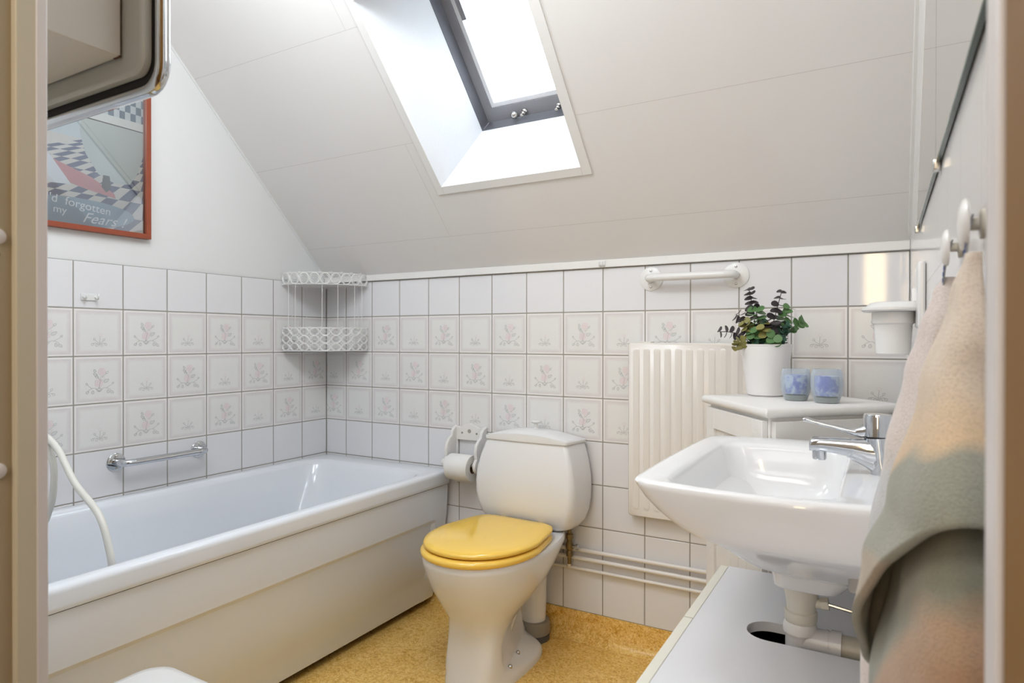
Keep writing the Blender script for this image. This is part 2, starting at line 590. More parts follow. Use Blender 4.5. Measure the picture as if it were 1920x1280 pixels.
SML = [bez((0.5, 0.24), (0.42, 0.30), (0.36, 0.26)), bez((0.5, 0.24), (0.58, 0.30), (0.64, 0.26)), bez((0.5, 0.22), (0.51, 0.32), (0.52, 0.42)),
       bez((0.5, 0.27), (0.44, 0.31), (0.41, 0.35)), bez((0.5, 0.27), (0.57, 0.30), (0.59, 0.33)),
       leaf2(0.37, 0.25, 0.06, 0.04, 0.5), leaf2(0.45, 0.235, 0.06, 0.04, 1.0), leaf2(0.55, 0.235, 0.06, 0.04, 2.1), leaf2(0.63, 0.25, 0.06, 0.04, 2.6),
       rosette(0.405, 0.36, 0.02, 3), leaf2(0.60, 0.35, 0.05, 0.035, 0.8)]
SMP = [rosette(0.52, 0.44, 0.033, 4)]

def strokes(mb, lines, mapf, mi, w=0.0062, umin=0.0, umax=1.0):
    for ln in lines:
        for k in range(len(ln) - 1):
            (x0, y0), (x1, y1) = ln[k], ln[k + 1]
            if min(x0, x1) < umin or max(x0, x1) > umax:
                continue
            dx, dy = x1 - x0, y1 - y0
            L = sqrt(dx * dx + dy * dy)
            if L < 1e-6:
                continue
            nx, ny = -dy / L * w / 2, dx / L * w / 2
            mb.add([mapf(x0 + nx, y0 + ny), mapf(x1 + nx, y1 + ny), mapf(x1 - nx, y1 - ny), mapf(x0 - nx, y0 - ny)], [(0, 1, 2, 3)], mi)

def fan(mb, ln, mapf, mi, umin=0.0, umax=1.0):
    cx = sum(p[0] for p in ln) / len(ln)
    cy = sum(p[1] for p in ln) / len(ln)
    if min(p[0] for p in ln) < umin or max(p[0] for p in ln) > umax:
        return
    n = len(ln)
    mb.add([mapf(cx, cy)] + [mapf(*p) for p in ln], [(0, i, i + 1) for i in range(1, n)], mi)

m_pinkfill = P('tile_print_pale_pink', (233, 222, 222), 0.3)
m_greyfill = P('tile_print_pale_green', (219, 220, 217), 0.3)

def tile_wall(name, cols, parent, mapf, big, zrows, edge=0.0018):
    """cols: list of (u0, u1, uu0, uu1) with the printed range; mapf(u, z, n) -> world"""
    mb = MB()
    umin = min(c[0] for c in cols)
    umax = max(c[1] for c in cols)
    mb.add([mapf(umin, zrows[0][0], -0.0009), mapf(umax, zrows[0][0], -0.0009), mapf(umax, zrows[-1][1], -0.0009), mapf(umin, zrows[-1][1], -0.0009)], [(0, 1, 2, 3)], 2)
    mb.uv[0] = [(0, 0)] * 4
    pats = []
    for ri, (z0, z1, row) in enumerate(zrows):
        for ci, (u0, u1, a0, a1) in enumerate(cols):
            dec = row is not None
            g = edge
            x0, x1, y0, y1 = u0 + g, u1 - g, z0 + g, z1 - g
            e = 0.0012
            jz = random.uniform(-0.00025, 0.00025)
            lo = [mapf(x0, y0, -0.0009), mapf(x1, y0, -0.0009), mapf(x1, y1, -0.0009), mapf(x0, y1, -0.0009)]
            hi = [mapf(x0 + e, y0 + e, jz), mapf(x1 - e, y0 + e, jz), mapf(x1 - e, y1 - e, jz), mapf(x0 + e, y1 - e, jz)]
            base = len(mb.f)
            mb.add(lo + hi, [(4, 5, 6, 7), (0, 1, 5, 4), (1, 2, 6, 5), (2, 3, 7, 6), (3, 0, 4, 7)], 1 if dec else 0)
            da = (a1 - a0)
            mb.uv[base] = [(a0 + da * 0.01, 0.01), (a1 - da * 0.01, 0.01), (a1 - da * 0.01, 0.99), (a0 + da * 0.01, 0.99)]
            for q in range(1, 5):
                mb.uv[base + q] = [(0.0, 0.0)] * 4
            if dec:
                pats.append((ci, row, u0, u1, a0, a1, z0, jz))
    for ci, row, u0, u1, a0, a1, z0, jz in pats:
        def mp(a, w, hgt=0.0003):
            return mapf(u0 + (a - a0) / (a1 - a0) * (u1 - u0), z0 + w * PT, jz + hgt)
        lo_, hi_ = a0 + 0.03, a1 - 0.03
        n0 = len(mb.f)
        if big(ci, row):
            for ln in (BIGP[0], BIGP[2]):
                fan(mb, ln, lambda a, w: mp(a, w, 0.0002), 5, lo_, hi_)
            for ln in BIGL[11:20]:
                fan(mb, ln, lambda a, w: mp(a, w, 0.0002), 6, lo_, hi_)
            strokes(mb, BIGL, mp, 3, umin=lo_, umax=hi_)
            strokes(mb, BIGP, lambda a, w: mp(a, w, 0.0004), 4, 0.007, lo_, hi_)
        else:
            strokes(mb, SML, mp, 3, umin=lo_, umax=hi_)
            strokes(mb, SMP, mp, 4, umin=lo_, umax=hi_)
        for q in range(n0, len(mb.f)):
            mb.uv[q] = [(0.5, 0.5)] * len(mb.f[q])
    o = mb.build(name, [m_tile, m_decor, m_grout, m_line, m_pink, m_pinkfill, m_greyfill], None, sharp=12)
    o.parent = parent
    return o

rows = []
for j in range(7, 3, -1):
    rows.append((H0 - j * PT, H0 - (j - 1) * PT, None))
for j in range(3, 0, -1):
    rows.append((H0 - j * PT, H0 - (j - 1) * PT, j - 1))
rows_back = rows + [(H0, H0 + PT, None)]
rows_left = [(H0 - 7 * PT - 0.10, H0 - 7 * PT, None)] + rows + [(H0, H0 + 0.1494, None)]
BO = 0.1208
cols = [(0.0, BO, 1 - BO / PT, 1.0)]
for k in range(14):
    u0 = BO + k * PT
    cols.append((u0, min(u0 + PT, XR + 0.002), 0.0, 1.0))
tile_wall('tile_cladding', cols, wall_back, lambda u, z, n: Vector((u, -n, z)), lambda c, r: (c + r) % 2 == 0, rows_back)
LO = 0.1407
lc = []
for k in range(11, -1, -1):
    lc.append((-(LO + (k + 1) * PT), -(LO + k * PT), 0.0, 1.0))
lc.append((-LO, 0.0, 0.0, LO / PT))
tile_wall('tile_cladding', lc, wall_left, lambda u, z, n: Vector((n, u, z)), lambda c, r: ((12 - c) + r) % 2 == 1, rows_left)

# sloping ceiling with the skylight opening
OX0, OX1, OS0, OS1 = 0.832, 1.369, 0.370, 1.005
b = MB()
def slab(x0, x1, s0, s1, n0=0.0, n1=0.05, mi=0):
    vs = [cp(x, s, n) for n in (n0, n1) for s in (s0, s1) for x in (x0, x1)]
    b.add(vs, [(0, 2, 3, 1), (4, 5, 7, 6), (0, 1, 5, 4), (2, 6, 7, 3), (0, 4, 6, 2), (1, 3, 7, 5)], mi)
SX0, SX1, ST = -0.04, XR + 0.05, 1.40
slab(SX0, OX0, -0.005, ST)
slab(OX1, SX1, -0.005, ST)
slab(OX0, OX1, -0.005, OS0)
slab(OX0, OX1, OS1, ST)
def seam(x0, x1, s, w=0.0013):
    slab(x0, x1, s - w / 2, s + w / 2, -0.0002, 0.001, 1)
def seamv(x, s0, s1, w=0.0013):
    slab(x - w / 2, x + w / 2, s0, s1, -0.0002, 0.001, 1)
seam(0.0, XR, 0.160)
seam(0.0, 0.805, 0.546)
seam(1.405, XR, 0.535)
seam(0.0, 0.805, 0.936)
seam(1.405, XR, 0.925)
seamv(0.765, 0.160, 0.546)
seamv(0.752, 0.936, 1.32)
seam(0.0, XR, 1.325)
ceil = struct(b.build('ceiling', [m_ceil, m_joint], bevel=0))
b = MB()
b.box(SX0, SX1, YF - 0.1, -0.95, 2.345, 2.40)
struct(b.build('ceiling_flat', m_ceil))

# trims
b = MB()
b.box(0.0, XR, -0.012, 0.01, 1.3185, 1.345)
struct(b.build('trim_1', m_trim, bevel=0.002))
b = MB()
for a0, a1, s0, s1 in ((OX0 - 0.028, OX0, OS0 - 0.03, OS1 + 0.03), (OX1, OX1 + 0.032, OS0 - 0.03, OS1 + 0.03), (OX0, OX1, OS0 - 0.03, OS0), (OX0, OX1, OS1, OS1 + 0.03)):
    slab_v = [cp(x, s, n) for n in (-0.005, 0.004) for s in (s0, s1) for x in (a0, a1)]
    b.add(slab_v, [(0, 2, 3, 1), (4, 5, 7, 6), (0, 1, 5, 4), (2, 6, 7, 3), (0, 4, 6, 2), (1, 3, 7, 5)])
struct(b.build('trim_2', m_trim, bevel=0.0008))
# thin bead along the slope on both side walls
b = MB()
vs = [Vector((x, *(cp(0, s, n).yz))) for n in (-0.006, 0.0) for s in (0.0, 1.38) for x in (-0.007, -0.003)]
b.add(vs, [(0, 2, 3, 1), (4, 5, 7, 6), (0, 1, 5, 4), (2, 6, 7, 3), (0, 4, 6, 2), (1, 3, 7, 5)])
struct(b.build('trim_3', m_plaster))
b = MB()
vs = [Vector((x, *(cp(0, s, n).yz))) for n in (-0.045, 0.0) for s in (0.05, 1.36) for x in (XR - 0.007, XR + 0.002)]
b.add(vs, [(0, 2, 3, 1), (4, 5, 7, 6), (0, 1, 5, 4), (2, 6, 7, 3), (0, 4, 6, 2), (1, 3, 7, 5)])
struct(b.build('trim_4', m_trim, bevel=0.001))
# skirting of the same vinyl, coved at the foot
b = MB()
prof = [(-0.004, 0.0975), (-0.004, 0.045), (-0.008, 0.02), (-0.018, 0.006), (-0.034, 0.0005), (0.009, -0.005), (0.009, 0.0975)]
b.prism(prof, lambda y, z, h: Vector((h, y, z)), 0.0, XR)
struct(b.build('baseboard_back', m_floor))

# skylight reveal + window
FN = 0.24
FX0, FX1, FS0, FS1 = 0.924, 1.276, 0.441, 0.945
b = MB()
def ring_cs(x0, x1, s0, s1, n):
    return [cp(x0, s0, n), cp(x1, s0, n), cp(x1, s1, n), cp(x0, s1, n)]
b.loft([ring_cs(OX0, OX1, OS0, OS1, -0.001), ring_cs(FX0, FX1, FS0, FS1, FN + 0.004), ring_cs(FX0 - 0.02, FX1 + 0.02, FS0 - 0.02, FS1 + 0.02, FN + 0.004), ring_cs(OX0 - 0.012, OX1 + 0.012, OS0 - 0.012, OS1 + 0.012, 0.003)], False, False)
struct(b.build('trim_5', m_reveal, sharp=15))
b = MB()
def frame_ring(mb, o, i, n0, n1, mi=0):
    mb.loft([ring_cs(*i, n0), ring_cs(*i, n1), ring_cs(*o, n1), ring_cs(*o, n0), ring_cs(*i, n0)], False, False, True, mi)
frame_ring(b, (FX0 - 0.05, FX1 + 0.05, FS0 - 0.05, FS1 + 0.05), (FX0, FX1, FS0, FS1), FN, FN + 0.085)
win = struct(b.build('window_1', m_frame, sharp=15, bevel=0.001))
b = MB()
frame_ring(b, (FX0 + 0.004, FX1 - 0.004, FS0 + 0.004, FS1 - 0.004), (0.960, 1.240, 0.494, 0.905), FN + 0.052, FN + 0.09)
sash = b.build('sash', m_framelt, win, sharp=15, bevel=0.001)
b = MB()
frame_ring(b, (0.9605, 1.2395, 0.4945, 0.9045), (0.975, 1.225, 0.510, 0.890), FN + 0.058, FN + 0.085)
b.build('gasket', m_gasket, sash, sharp=15)
b = MB()
slab2 = [cp(x, s, n) for n in (FN + 0.072, FN + 0.076) for s in (0.495, 0.904) for x in (0.961, 1.239)]
b.add(slab2, [(0, 2, 3, 1), (4, 5, 7, 6), (0, 1, 5, 4), (2, 6, 7, 3), (0, 4, 6, 2), (1, 3, 7, 5)])
b.build('pane', m_pane, sash, sharp=15)
b = MB()
slab3 = [cp(x, s, n) for n in (FN + 0.058, FN + 0.07) for s in (0.80, 0.895) for x in (0.975, 0.992)]
b.add(slab3, [(0, 2, 3, 1), (4, 5, 7, 6), (0, 1, 5, 4), (2, 6, 7, 3), (0, 4, 6, 2), (1, 3, 7, 5)])
b.build('corner_strip', m_framelt, sash, sharp=15)
def latch(x, s, kind):
    b = MB()
    if kind == 'knob':
        prof = [(0.003, 0.0), (0.003, 0.010), (0.010, 0.012), (0.012, 0.019), (0.009, 0.026), (0.004, 0.029)]
    else:
        prof = [(0.009, 0.0), (0.009, 0.006), (0.006, 0.010), (0.006, 0.018), (0.003, 0.021), (0.003, 0.030), (0.005, 0.033), (0.002, 0.036)]
    rings = []
    for r, h in prof:
        rings.append([cp(x, s, FN + 0.05 - h) + (Vector((1, 0, 0)) * cos(2 * pi * k / 12) + SH * sin(2 * pi * k / 12)) * r * 1.25 for k in range(12)])
    b.loft(rings)
    o = b.build('latch', m_nickel, win)
latch(1.052, 0.462, 'knob')
latch(1.088, 0.462, 'pin')
latch(1.222, 0.458, 'pin')

# door wall with opening, hall behind
JX0, JX1 = 1.484, 2.2297
b = MB()
b.box(-0.1, JX0 - 0.04, YF - 0.10, YF, -0.02, 2.40)
b.box(JX0 - 0.04, JX1 + 0.02, YF - 0.10, YF, 2.06, 2.40)
b.box(JX1 + 0.024, 3.5, YF - 0.10, YF, -0.02, 2.40)
struct(b.build('wall_front', m_plaster))
b = MB()
b.box(JX0 - 0.045, JX0 - 0.009, YF - 0.115, YF + 0.004, 0.0, 2.06, 1)
b.box(JX0 - 0.012, JX0, -1.8225, YF - 0.004, 0.0, 2.05, 0)
b.box(JX0 - 0.012, JX0 + 0.001, YF - 0.006, YF + 0.004, 0.0, 2.05, 2)
jl = struct(b.build('trim_6', [m_jamb, m_jambdk, m_jambwh], bevel=0.0012))
b = MB()
for z in (1.165, 0.945):
    b.lathe([(0.0075, -0.0009), (0.0075, 0.0015), (0.005, 0.003)], (JX0 - 0.009, YF - 0.0345, z), 'x', 20)
b.build('hinge_cover', m_jambwh, jl)
b = MB()
b.lathe([(0.0022, -0.001), (0.0022, 0.0004)], (JX0 - 0.009, YF - 0.034, 1.148), 'x', 12)
b.build('screw_hole', m_dark, jl)
b = MB()
b.box(JX1, JX1 + 0.03, -1.828, YF + 0.004, 0.0, 2.05, 0)
b.box(JX0 - 0.04, JX1 + 0.03, -1.8225, YF + 0.004, 2.04, 2.075, 0)
struct(b.build('trim_7', [m_jambwh], bevel=0.003))
m_door = P('brown_door_leaf', (140, 98, 28), 0.7, var=0.25, vscale=5)
b = MB()
b.box(JX1 + 0.0015, JX1 + 0.041, -2.56, -1.832, 0.01, 2.03)
door = struct(b.build('door_1', m_door, bevel=0.0015))
b = MB()
b.box(0.4, 0.5, -4.2, YF - 0.1, -0.02, 2.42)
struct(b.build('wall_hall_left', m_hall))
b = MB()
b.box(3.4, 3.5, -4.2, YF - 0.1, -0.02, 2.42)
struct(b.build('wall_hall_right', m_hall))
b = MB()
b.box(0.4, 3.5, -4.2, -4.1, -0.02, 2.42)
struct(b.build('wall_hall_back', m_hall))
b = MB()
b.box(0.4, 3.5, -4.2, YF - 0.1, 2.36, 2.42)
struct(b.build('ceiling_hall', m_ceil))
b = MB()
b.box(2.00, 2.235, -4.1, -4.08, 1.0, 2.08, 0)
b.box(2.05, 2.205, -4.08, -4.075, 1.05, 2.03, 1)
struct(b.build('window_2', [m_trim, mat_emit('hall_window_daylight', (255, 224, 172), 10.0)]))
# ------------------------------------------------------------------ bathtub
TUB = thing('bathtub', 'long white built-in bathtub along the left tiled wall', 'bathtub', (0.35, -0.8, 0))
TY0, TY1 = -1.66, -0.004
rings = []
rings.append(rrect(0.012, 0.688, TY0 + 0.01, TY1 - 0.004, 0.02, 0.497))
rings.append(rrect(0.003, 0.697, TY0, TY1, 0.022, 0.496))
rings.append(rrect(0.002, 0.700, TY0, TY1, 0.024, 0.503))
rings.append(rrect(0.002, 0.700, TY0, TY1, 0.024, 0.508))
rings.append(rrect(0.002, 0.700, TY0, TY1, 0.024, 0.534))
rings.append(rrect(0.002, 0.6995, TY0, TY1, 0.024, 0.540))
rings.append(rrect(0.006, 0.696, TY0 + 0.004, TY1 - 0.003, 0.022, 0.546))
rings.append(rrect(0.012, 0.690, TY0 + 0.010, TY1 - 0.007, 0.020, 0.5495))
rings.append(rrect(0.018, 0.684, TY0 + 0.016, TY1 - 0.012, 0.020, 0.550))
rings.append(rrect(0.040, 0.666, TY0 + 0.054, -0.094, 0.10, 0.550))
rings.append(rrect(0.046, 0.660, TY0 + 0.06, -0.100, 0.10, 0.549))
rings.append(rrect(0.054, 0.652, TY0 + 0.07, -0.110, 0.10, 0.545))
rings.append(rrect(0.060, 0.647, TY0 + 0.08, -0.120, 0.10, 0.530))
rings.append(rrect(0.072, 0.636, TY0 + 0.10, -0.150, 0.11, 0.44))
rings.append(rrect(0.085, 0.622, TY0 + 0.13, -0.21, 0.12, 0.30))
rings.append(rrect(0.105, 0.60, TY0 + 0.18, -0.28, 0.13, 0.19))
rings.append(rrect(0.14, 0.565, TY0 + 0.23, -0.35, 0.13, 0.15))
rings.append(rrect(0.20, 0.50, TY0 + 0.32, -0.45, 0.12, 0.138))
b = MB()
b.loft(rings, False, True)
tubm = b.build('tub_shell', m_tub, TUB, sharp=60)
# apron panel: upper lip, long recess, slanted foot
def apron_prof(kind):
    if kind:
        return [(0.690, 0.492), (0.688, 0.43), (0.682, 0.366), (0.672, 0.352), (0.655, 0.25), (0.640, 0.145), (0.632, 0.128), (0.612, 0.030), (0.600, 0.030)]
    return [(0.690, 0.492), (0.688, 0.43), (0.684, 0.366), (0.681, 0.352), (0.668, 0.25), (0.650, 0.145), (0.641, 0.128), (0.614, 0.030), (0.600, 0.030)]
ys = [(-0.02, 0), (-0.09, 0), (-0.105, 1), (-0.5, 1), (-1.0, 1), (-1.55, 1), (-1.56, 0), (-1.65, 0)]
b = MB()
sec = []
for y, k in ys:
    sec.append([Vector((x, y, z)) for x, z in apron_prof(k)])
b.loft(sec, False, False, closed=False)
b.add([Vector((0.69, -0.02, 0.492)), Vector((0.60, -0.02, 0.492)), Vector((0.60, -0.02, 0.03))] + [Vector((x, -0.02, z)) for x, z in reversed(apron_prof(0)[1:-1])], [tuple(range(10))])
b.build('apron', m_apron, TUB, sharp=22)
b = MB()
b.box(0.05, 0.672, -1.64, -0.03, 0.02, 0.10)
b.box(0.60, 0.676, -1.64, -0.03, 0.44, 0.497)
b.v = [(x - (0.1 if z < 0.2 and x > 0.5 else 0), y, z) for x, y, z in b.v]
b.build('support_frame', m_dark, TUB)
for y in (-0.25, -1.4):
    for x in (0.2, 0.5):
        b = MB()
        b.lathe([(0.02, 0.0), (0.02, 0.01), (0.01, 0.015), (0.01, 0.03)], (x, y, 0), 'z', 12)
        b.build('foot', m_dark, TUB)

# chrome grab bar above the tub
def grab_bar(name, label, p0, p1, nrm, r, fr, out, mat, group=None):
    c = (Vector(p0) + Vector(p1)) / 2
    t = thing(name, label, 'grab bar', c, group)
    p0, p1, nrm = Vector(p0), Vector(p1), Vector(nrm)
    d = (p1 - p0).normalized()
    q0, q1 = p0 + nrm * out, p1 + nrm * out
    b = MB()
    pts = [p0 + nrm * 0.004, p0 + nrm * out * 0.5, p0 + nrm * out * 0.85 + d * out * 0.12, q0 + d * out * 0.5, q0 + d * out * 1.0]
    pts += [q1 - d * out * 1.0, q1 - d * out * 0.5, p1 + nrm * out * 0.85 - d * out * 0.12, p1 + nrm * out * 0.5, p1 + nrm * 0.004]
    b.tube(pts, r, 14, smooth=5)
    b.build('rail', mat, t)
    ax = 'x' if abs(nrm.x) > 0.5 else 'y'
    sg = nrm.x if ax == 'x' else nrm.y
    for p in (p0, p1):
        b = MB()
        b.lathe([(fr, 0.0008 * sg), (fr, 0.003 * sg), (fr * 0.9, 0.005 * sg), (r * 1.05, 0.006 * sg)], p, ax, 28)
        fl = b.build('flange', mat, t)
        side = Vector((0, 0, 1))
        for q in (1, -1):
            b = MB()
            b.lathe([(0.0042, 0.004 * sg), (0.0042, 0.0068 * sg), (0.002, 0.008 * sg)], p + side * q * fr * 0.68, ax, 10)
            b.build('screw', m_nickel, fl)
grab_bar('chrome_grab_bar', 'chrome grab bar on the left wall tiles above the bathtub', (0, -0.928, 0.662), (0, -0.632, 0.662), (1, 0, 0), 0.0115, 0.030, 0.055, m_chrome)
grab_bar('white_grab_bar', 'white grab bar on the back wall tiles below the sloping ceiling', (1.515, 0, 1.271), (1.790, 0, 1.271), (0, -1, 0), 0.0125, 0.040, 0.05, m_plastic)

# little hooks on the walls
t = thing('wall_hook', 'small white double hook stuck on the left wall tile above the tub', 'hook', (0.0, -1.0, 1.2))
b = MB()
b.box(0.0005, 0.004, -1.035, -0.985, 1.19, 1.212)
b.build('plate', m_plastic, t, bevel=0.002)
for y in (-1.028, -0.992):
    b = MB()
    b.tube([(0.003, y, 1.203), (0.012, y, 1.199), (0.019, y, 1.197), (0.022, y, 1.204), (0.021, y, 1.210)], 0.0035, 8)
    b.build('prong', m_plastic, t)
t = thing('screw_hook', 'small white double hook on the trim strip above the back wall tiles', 'hook', (1.344, -0.012, 1.332))
b = MB()
b.box(1.334, 1.354, -0.0145, -0.0121, 1.322, 1.342)
b.build('plate', m_plastic, t, bevel=0.001)
for x in (1.338, 1.350):
    b = MB()
    b.tube([(x, -0.013, 1.327), (x, -0.022, 1.322), (x, -0.029, 1.326), (x, -0.029, 1.336)], 0.0026, 8)
    b.build('prong', m_plastic, t)

# shower hose hanging into the tub
t = thing('shower_hose', 'white shower hose looping down into the bathtub behind the door frame', 'hose', (0.0, -1.32, 0.9))
b = MB()
b.tube([(0.012, -1.34, 0.90), (0.08, -1.34, 0.905), (0.17, -1.27, 0.862), (0.2534, -1.25, 0.8121), (0.328, -1.25, 0.7759), (0.407, -1.25, 0.7012), (0.519, -1.25, 0.6348), (0.566, -1.25, 0.557), (0.5776, -1.25, 0.50), (0.57, -1.25, 0.40), (0.50, -1.25, 0.25), (0.35, -1.30, 0.158), (0.22, -1.25, 0.153), (0.19, -1.22, 0.30), (0.245, -1.25, 0.5479), (0.2666, -1.25, 0.5931), (0.2974, -1.25, 0.6537), (0.3005, -1.25, 0.7384), (0.2533, -1.25, 0.7979), (0.16, -1.25, 0.84), (0.09, -1.28, 0.86), (0.014, -1.30, 0.87)], 0.0085, 12, smooth=8)
b.build('hose', m_hose, t)
b = MB()
b.box(0.0005, 0.02, -1.36, -1.28, 0.84, 0.93)
b.build('wall_bracket', m_plastic, t, bevel=0.004)

# ------------------------------------------------------------------ picture on the left wall
def wl(y, z, n):
    return Vector((-0.007 + n, y, z))
PIC = thing('framed_picture', 'framed bathroom print in a red-brown wooden frame on the white left wall', 'picture', (-0.007, -1.07, 1.74))
PY0, PY1, PZ0, PZ1 = -1.32, -0.818, 1.409, 2.075
b = MB()
fw = 0.0165
for a in ((PY0, PY1, PZ0, PZ0 + fw), (PY0, PY1, PZ1 - fw, PZ1), (PY0, PY0 + fw, PZ0 + fw, PZ1 - fw), (PY1 - fw, PY1, PZ0 + fw, PZ1 - fw)):
    b.box(-0.0065, 0.018, a[0], a[1], a[2], a[3])
b.build('frame', m_redwood, PIC, bevel=0.001)
m_art = [P('print_pale_wall', (206, 212, 214), 0.6), P('print_blue_grey', (112, 132, 150), 0.6, var=0.3, vscale=30), P('print_floor_light', (214, 208, 200), 0.6), P('print_floor_dark', (96, 98, 124), 0.6, var=0.15, vscale=20), P('print_tub', (198, 204, 200), 0.6, var=0.12, vscale=8), P('print_tub_rim', (226, 226, 222), 0.6), P('print_red_mat', (206, 138, 138), 0.6, var=0.2, vscale=30), P('print_plate_blue', (148, 166, 182), 0.6, var=0.12, vscale=12), P('print_cloth', (222, 224, 228), 0.6, var=0.1, vscale=14), P('print_shadow', (70, 66, 64), 0.6)]
b = MB()
def pq(y, z, n=0.0):
    return wl(y, z, 0.004 + n)
y0, y1, z0, z1 = PY0 + fw, PY1 - fw, PZ0 + fw, PZ1 - fw
HZ = 1.70
b.add([pq(y0, HZ), pq(y1, HZ), pq(y1, z1), pq(y0, z1)], [(0, 1, 2, 3)], 0)
b.add([pq(y0, z0), pq(y1, z0), pq(y1, HZ), pq(y0, HZ)], [(0, 1, 2, 3)], 2)
# chequered wall tiles upper right, chequered floor in perspective below
for i in range(9):
    for j in range(7):
        if (i + j) % 2 == 0:
            ya, za = -0.985 + i * 0.018, 1.80 + j * 0.026
            b.add([pq(ya, za, 0.0003), pq(min(ya + 0.018, y1), za, 0.0003), pq(min(ya + 0.018, y1), za + 0.026, 0.0003), pq(ya, za + 0.026, 0.0003)], [(0, 1, 2, 3)], 1)
def fl(u, d):
    # floor plane of the print: u across, d depth 0..1
    k = 1.0 / (1.0 + 1.7 * d)
    z = z0 - 0.03 + (HZ - z0 + 0.03) * (1 - k) / (1 - 1 / 2.7)
    y = -0.86 + (u - 0.35 + 0.9 * d) * 0.52 * k
    return y, z
def clipq(pts):
    return [(min(max(y, y0), y1), min(max(z, z0), HZ)) for y, z in pts]
for i in range(-14, 12):
    for j in range(9):
        if (i + j) % 2 == 0:
            q = [fl(i * 0.1, j / 9), fl((i + 1) * 0.1, j / 9), fl((i + 1) * 0.1, (j + 1) / 9), fl(i * 0.1, (j + 1) / 9)]
            if all(y <= y0 for y, z in q) or all(y >= y1 for y, z in q) or all(z <= z0 for y, z in q):
                continue
            b.add([pq(y, z, 0.0003) for y, z in clipq(q)], [(0, 1, 2, 3)], 3)
tubo = [(-1.03, 1.775), (y1, 1.775), (y1, 1.69), (-0.855, 1.625), (-0.88, 1.585), (-0.93, 1.58), (-0.98, 1.60), (-1.02, 1.66), (-1.035, 1.72)]
b.add([pq(y, z, 0.0006) for y, z in tubo], [tuple(range(len(tubo)))], 4)
rim = [(-1.04, 1.80), (y1, 1.80), (y1, 1.772), (-1.04, 1.772)]
b.add([pq(y, z, 0.0008) for y, z in rim], [(0, 1, 2, 3)], 5)
b.add([pq(y, z, 0.0009) for y, z in [(-1.02, 1.773), (y1, 1.773), (y1, 1.770), (-1.02, 1.769)]], [(0, 1, 2, 3)], 9)
foot = [(-0.965, 1.60), (-0.945, 1.60), (-0.94, 1.56), (-0.955, 1.545), (-0.97, 1.56)]
b.add([pq(y, z, 0.0008) for y, z in foot], [tuple(range(5))], 9)
matp = [(-1.115, 1.62), (-1.00, 1.585), (-0.93, 1.545), (-0.925, 1.53), (-1.02, 1.545), (-1.09, 1.56)]
b.add([pq(y, z, 0.0007) for y, z in matp], [tuple(range(6))], 6)
cl = [(y0, 1.66), (-1.12, 1.63), (-1.09, 1.59), (-1.06, 1.55), (-1.12, 1.545), (y0, 1.57)]
b.add([pq(y, z, 0.0009) for y, z in cl], [tuple(range(6))], 8)
ocy, ocz = -1.08, 1.462
ov = [(ocy + 0.215 * cos(a), ocz + 0.048 * sin(a) + 0.012 * cos(a)) for a in [2 * pi * k / 40 for k in range(40)]]
ov = [(max(y, y0), max(z, z0)) for y, z in ov]
b.add([pq(y, z, 0.0010) for y, z in ov], [tuple(range(40))], 7)
art = b.build('print', m_art, PIC, sharp=80)
b = MB()
pl = [(max(y, y0), max(z, z0)) for y, z in ov] + [(max(ov[0][0], y0), ov[0][1])]
strokes(b, [pl], lambda y, z: pq(y, z, 0.0013), 0, 0.0022)
b.build('oval_outline', P('print_white_line', (232, 236, 240), 0.6), art)
def text(body, size, y, z, shear, parent, mat, sp=1.0, tilt=0.0, n=0.0055):
    cu = bpy.data.curves.new('lettering', 'FONT')
    cu.body = body
    cu.size = size
    cu.shear = shear
    cu.space_character = sp
    cu.extrude = 0.0002
    tmp = bpy.data.objects.new('lettering_curve', cu)
    COL.objects.link(tmp)
    dg = bpy.context.evaluated_depsgraph_get()
    me = bpy.data.meshes.new_from_object(tmp.evaluated_get(dg))
    bpy.data.objects.remove(tmp)
    R = Matrix(((0, 0, 1, 0), (1, 0, 0, 0), (0, 1, 0, 0), (0, 0, 0, 1)))
    T = Matrix.Translation(wl(y, z, n)) @ R @ Matrix.Rotation(tilt, 4, 'Z')
    me.transform(T)
    me.materials.clear()
    me.materials.append(mat)
    o = bpy.data.objects.new('lettering', me)
    COL.objects.link(o)
    o.parent = parent
    return o
m_let = P('print_white_letter', (236, 238, 240), 0.6)
o1 = text("I'd  forgotten", 0.036, -1.133, 1.490, 0.0, art, m_let, 1.0, -0.10)
o2 = text("my", 0.032, -1.112, 1.457, 0.0, art, m_let, 1.0, -0.05)
o3 = text("Fears !", 0.046, -1.030, 1.438, 0.5, art, m_let, 1.05, 0.0)
for o in (o1, o2, o3):
    o.matrix_parent_inverse = Matrix.Identity(4)
b = MB()
b.box(0.0055, 0.0075, y0, y1, z0, z1)
b.build('glass', m_picglass, PIC, sharp=15)

# ------------------------------------------------------------------ medicine cabinet on the front wall
MC = thing('mirror_cabinet', 'white wall cabinet with a chrome-rimmed mirror front, upper left beside the doorway', 'cabinet', (1.15, -1.72, 1.43))
b = MB()
b.box(0.97, 1.348, YF + 0.001, -1.651, 1.4294, 2.02)
b.build('body', m_cab, MC, bevel=0.0012)
b = MB()
m_rust = P('rust', (96, 54, 34), 0.9)
for k in range(2):
    b = MB()
    b.lathe([(0.002, 0.0), (0.002, 0.0006)], (1.3482, -1.7375 + 0.0025 * k, 1.47 + 0.13 * k), 'x', 8)
    b.build('rust_spot', m_rust, MC)
b = MB()
b.box(1.335, 1.3484, -1.6535, -1.6508, 1.4288, 1.4305)
b.build('rust_spot', m_rust, MC)
def xz_ring(x0, x1, z0, z1, r, y):
    return [Vector((p.x, y, p.y)) for p in rrect(x0, x1, z0, z1, r, 0)]
b = MB()
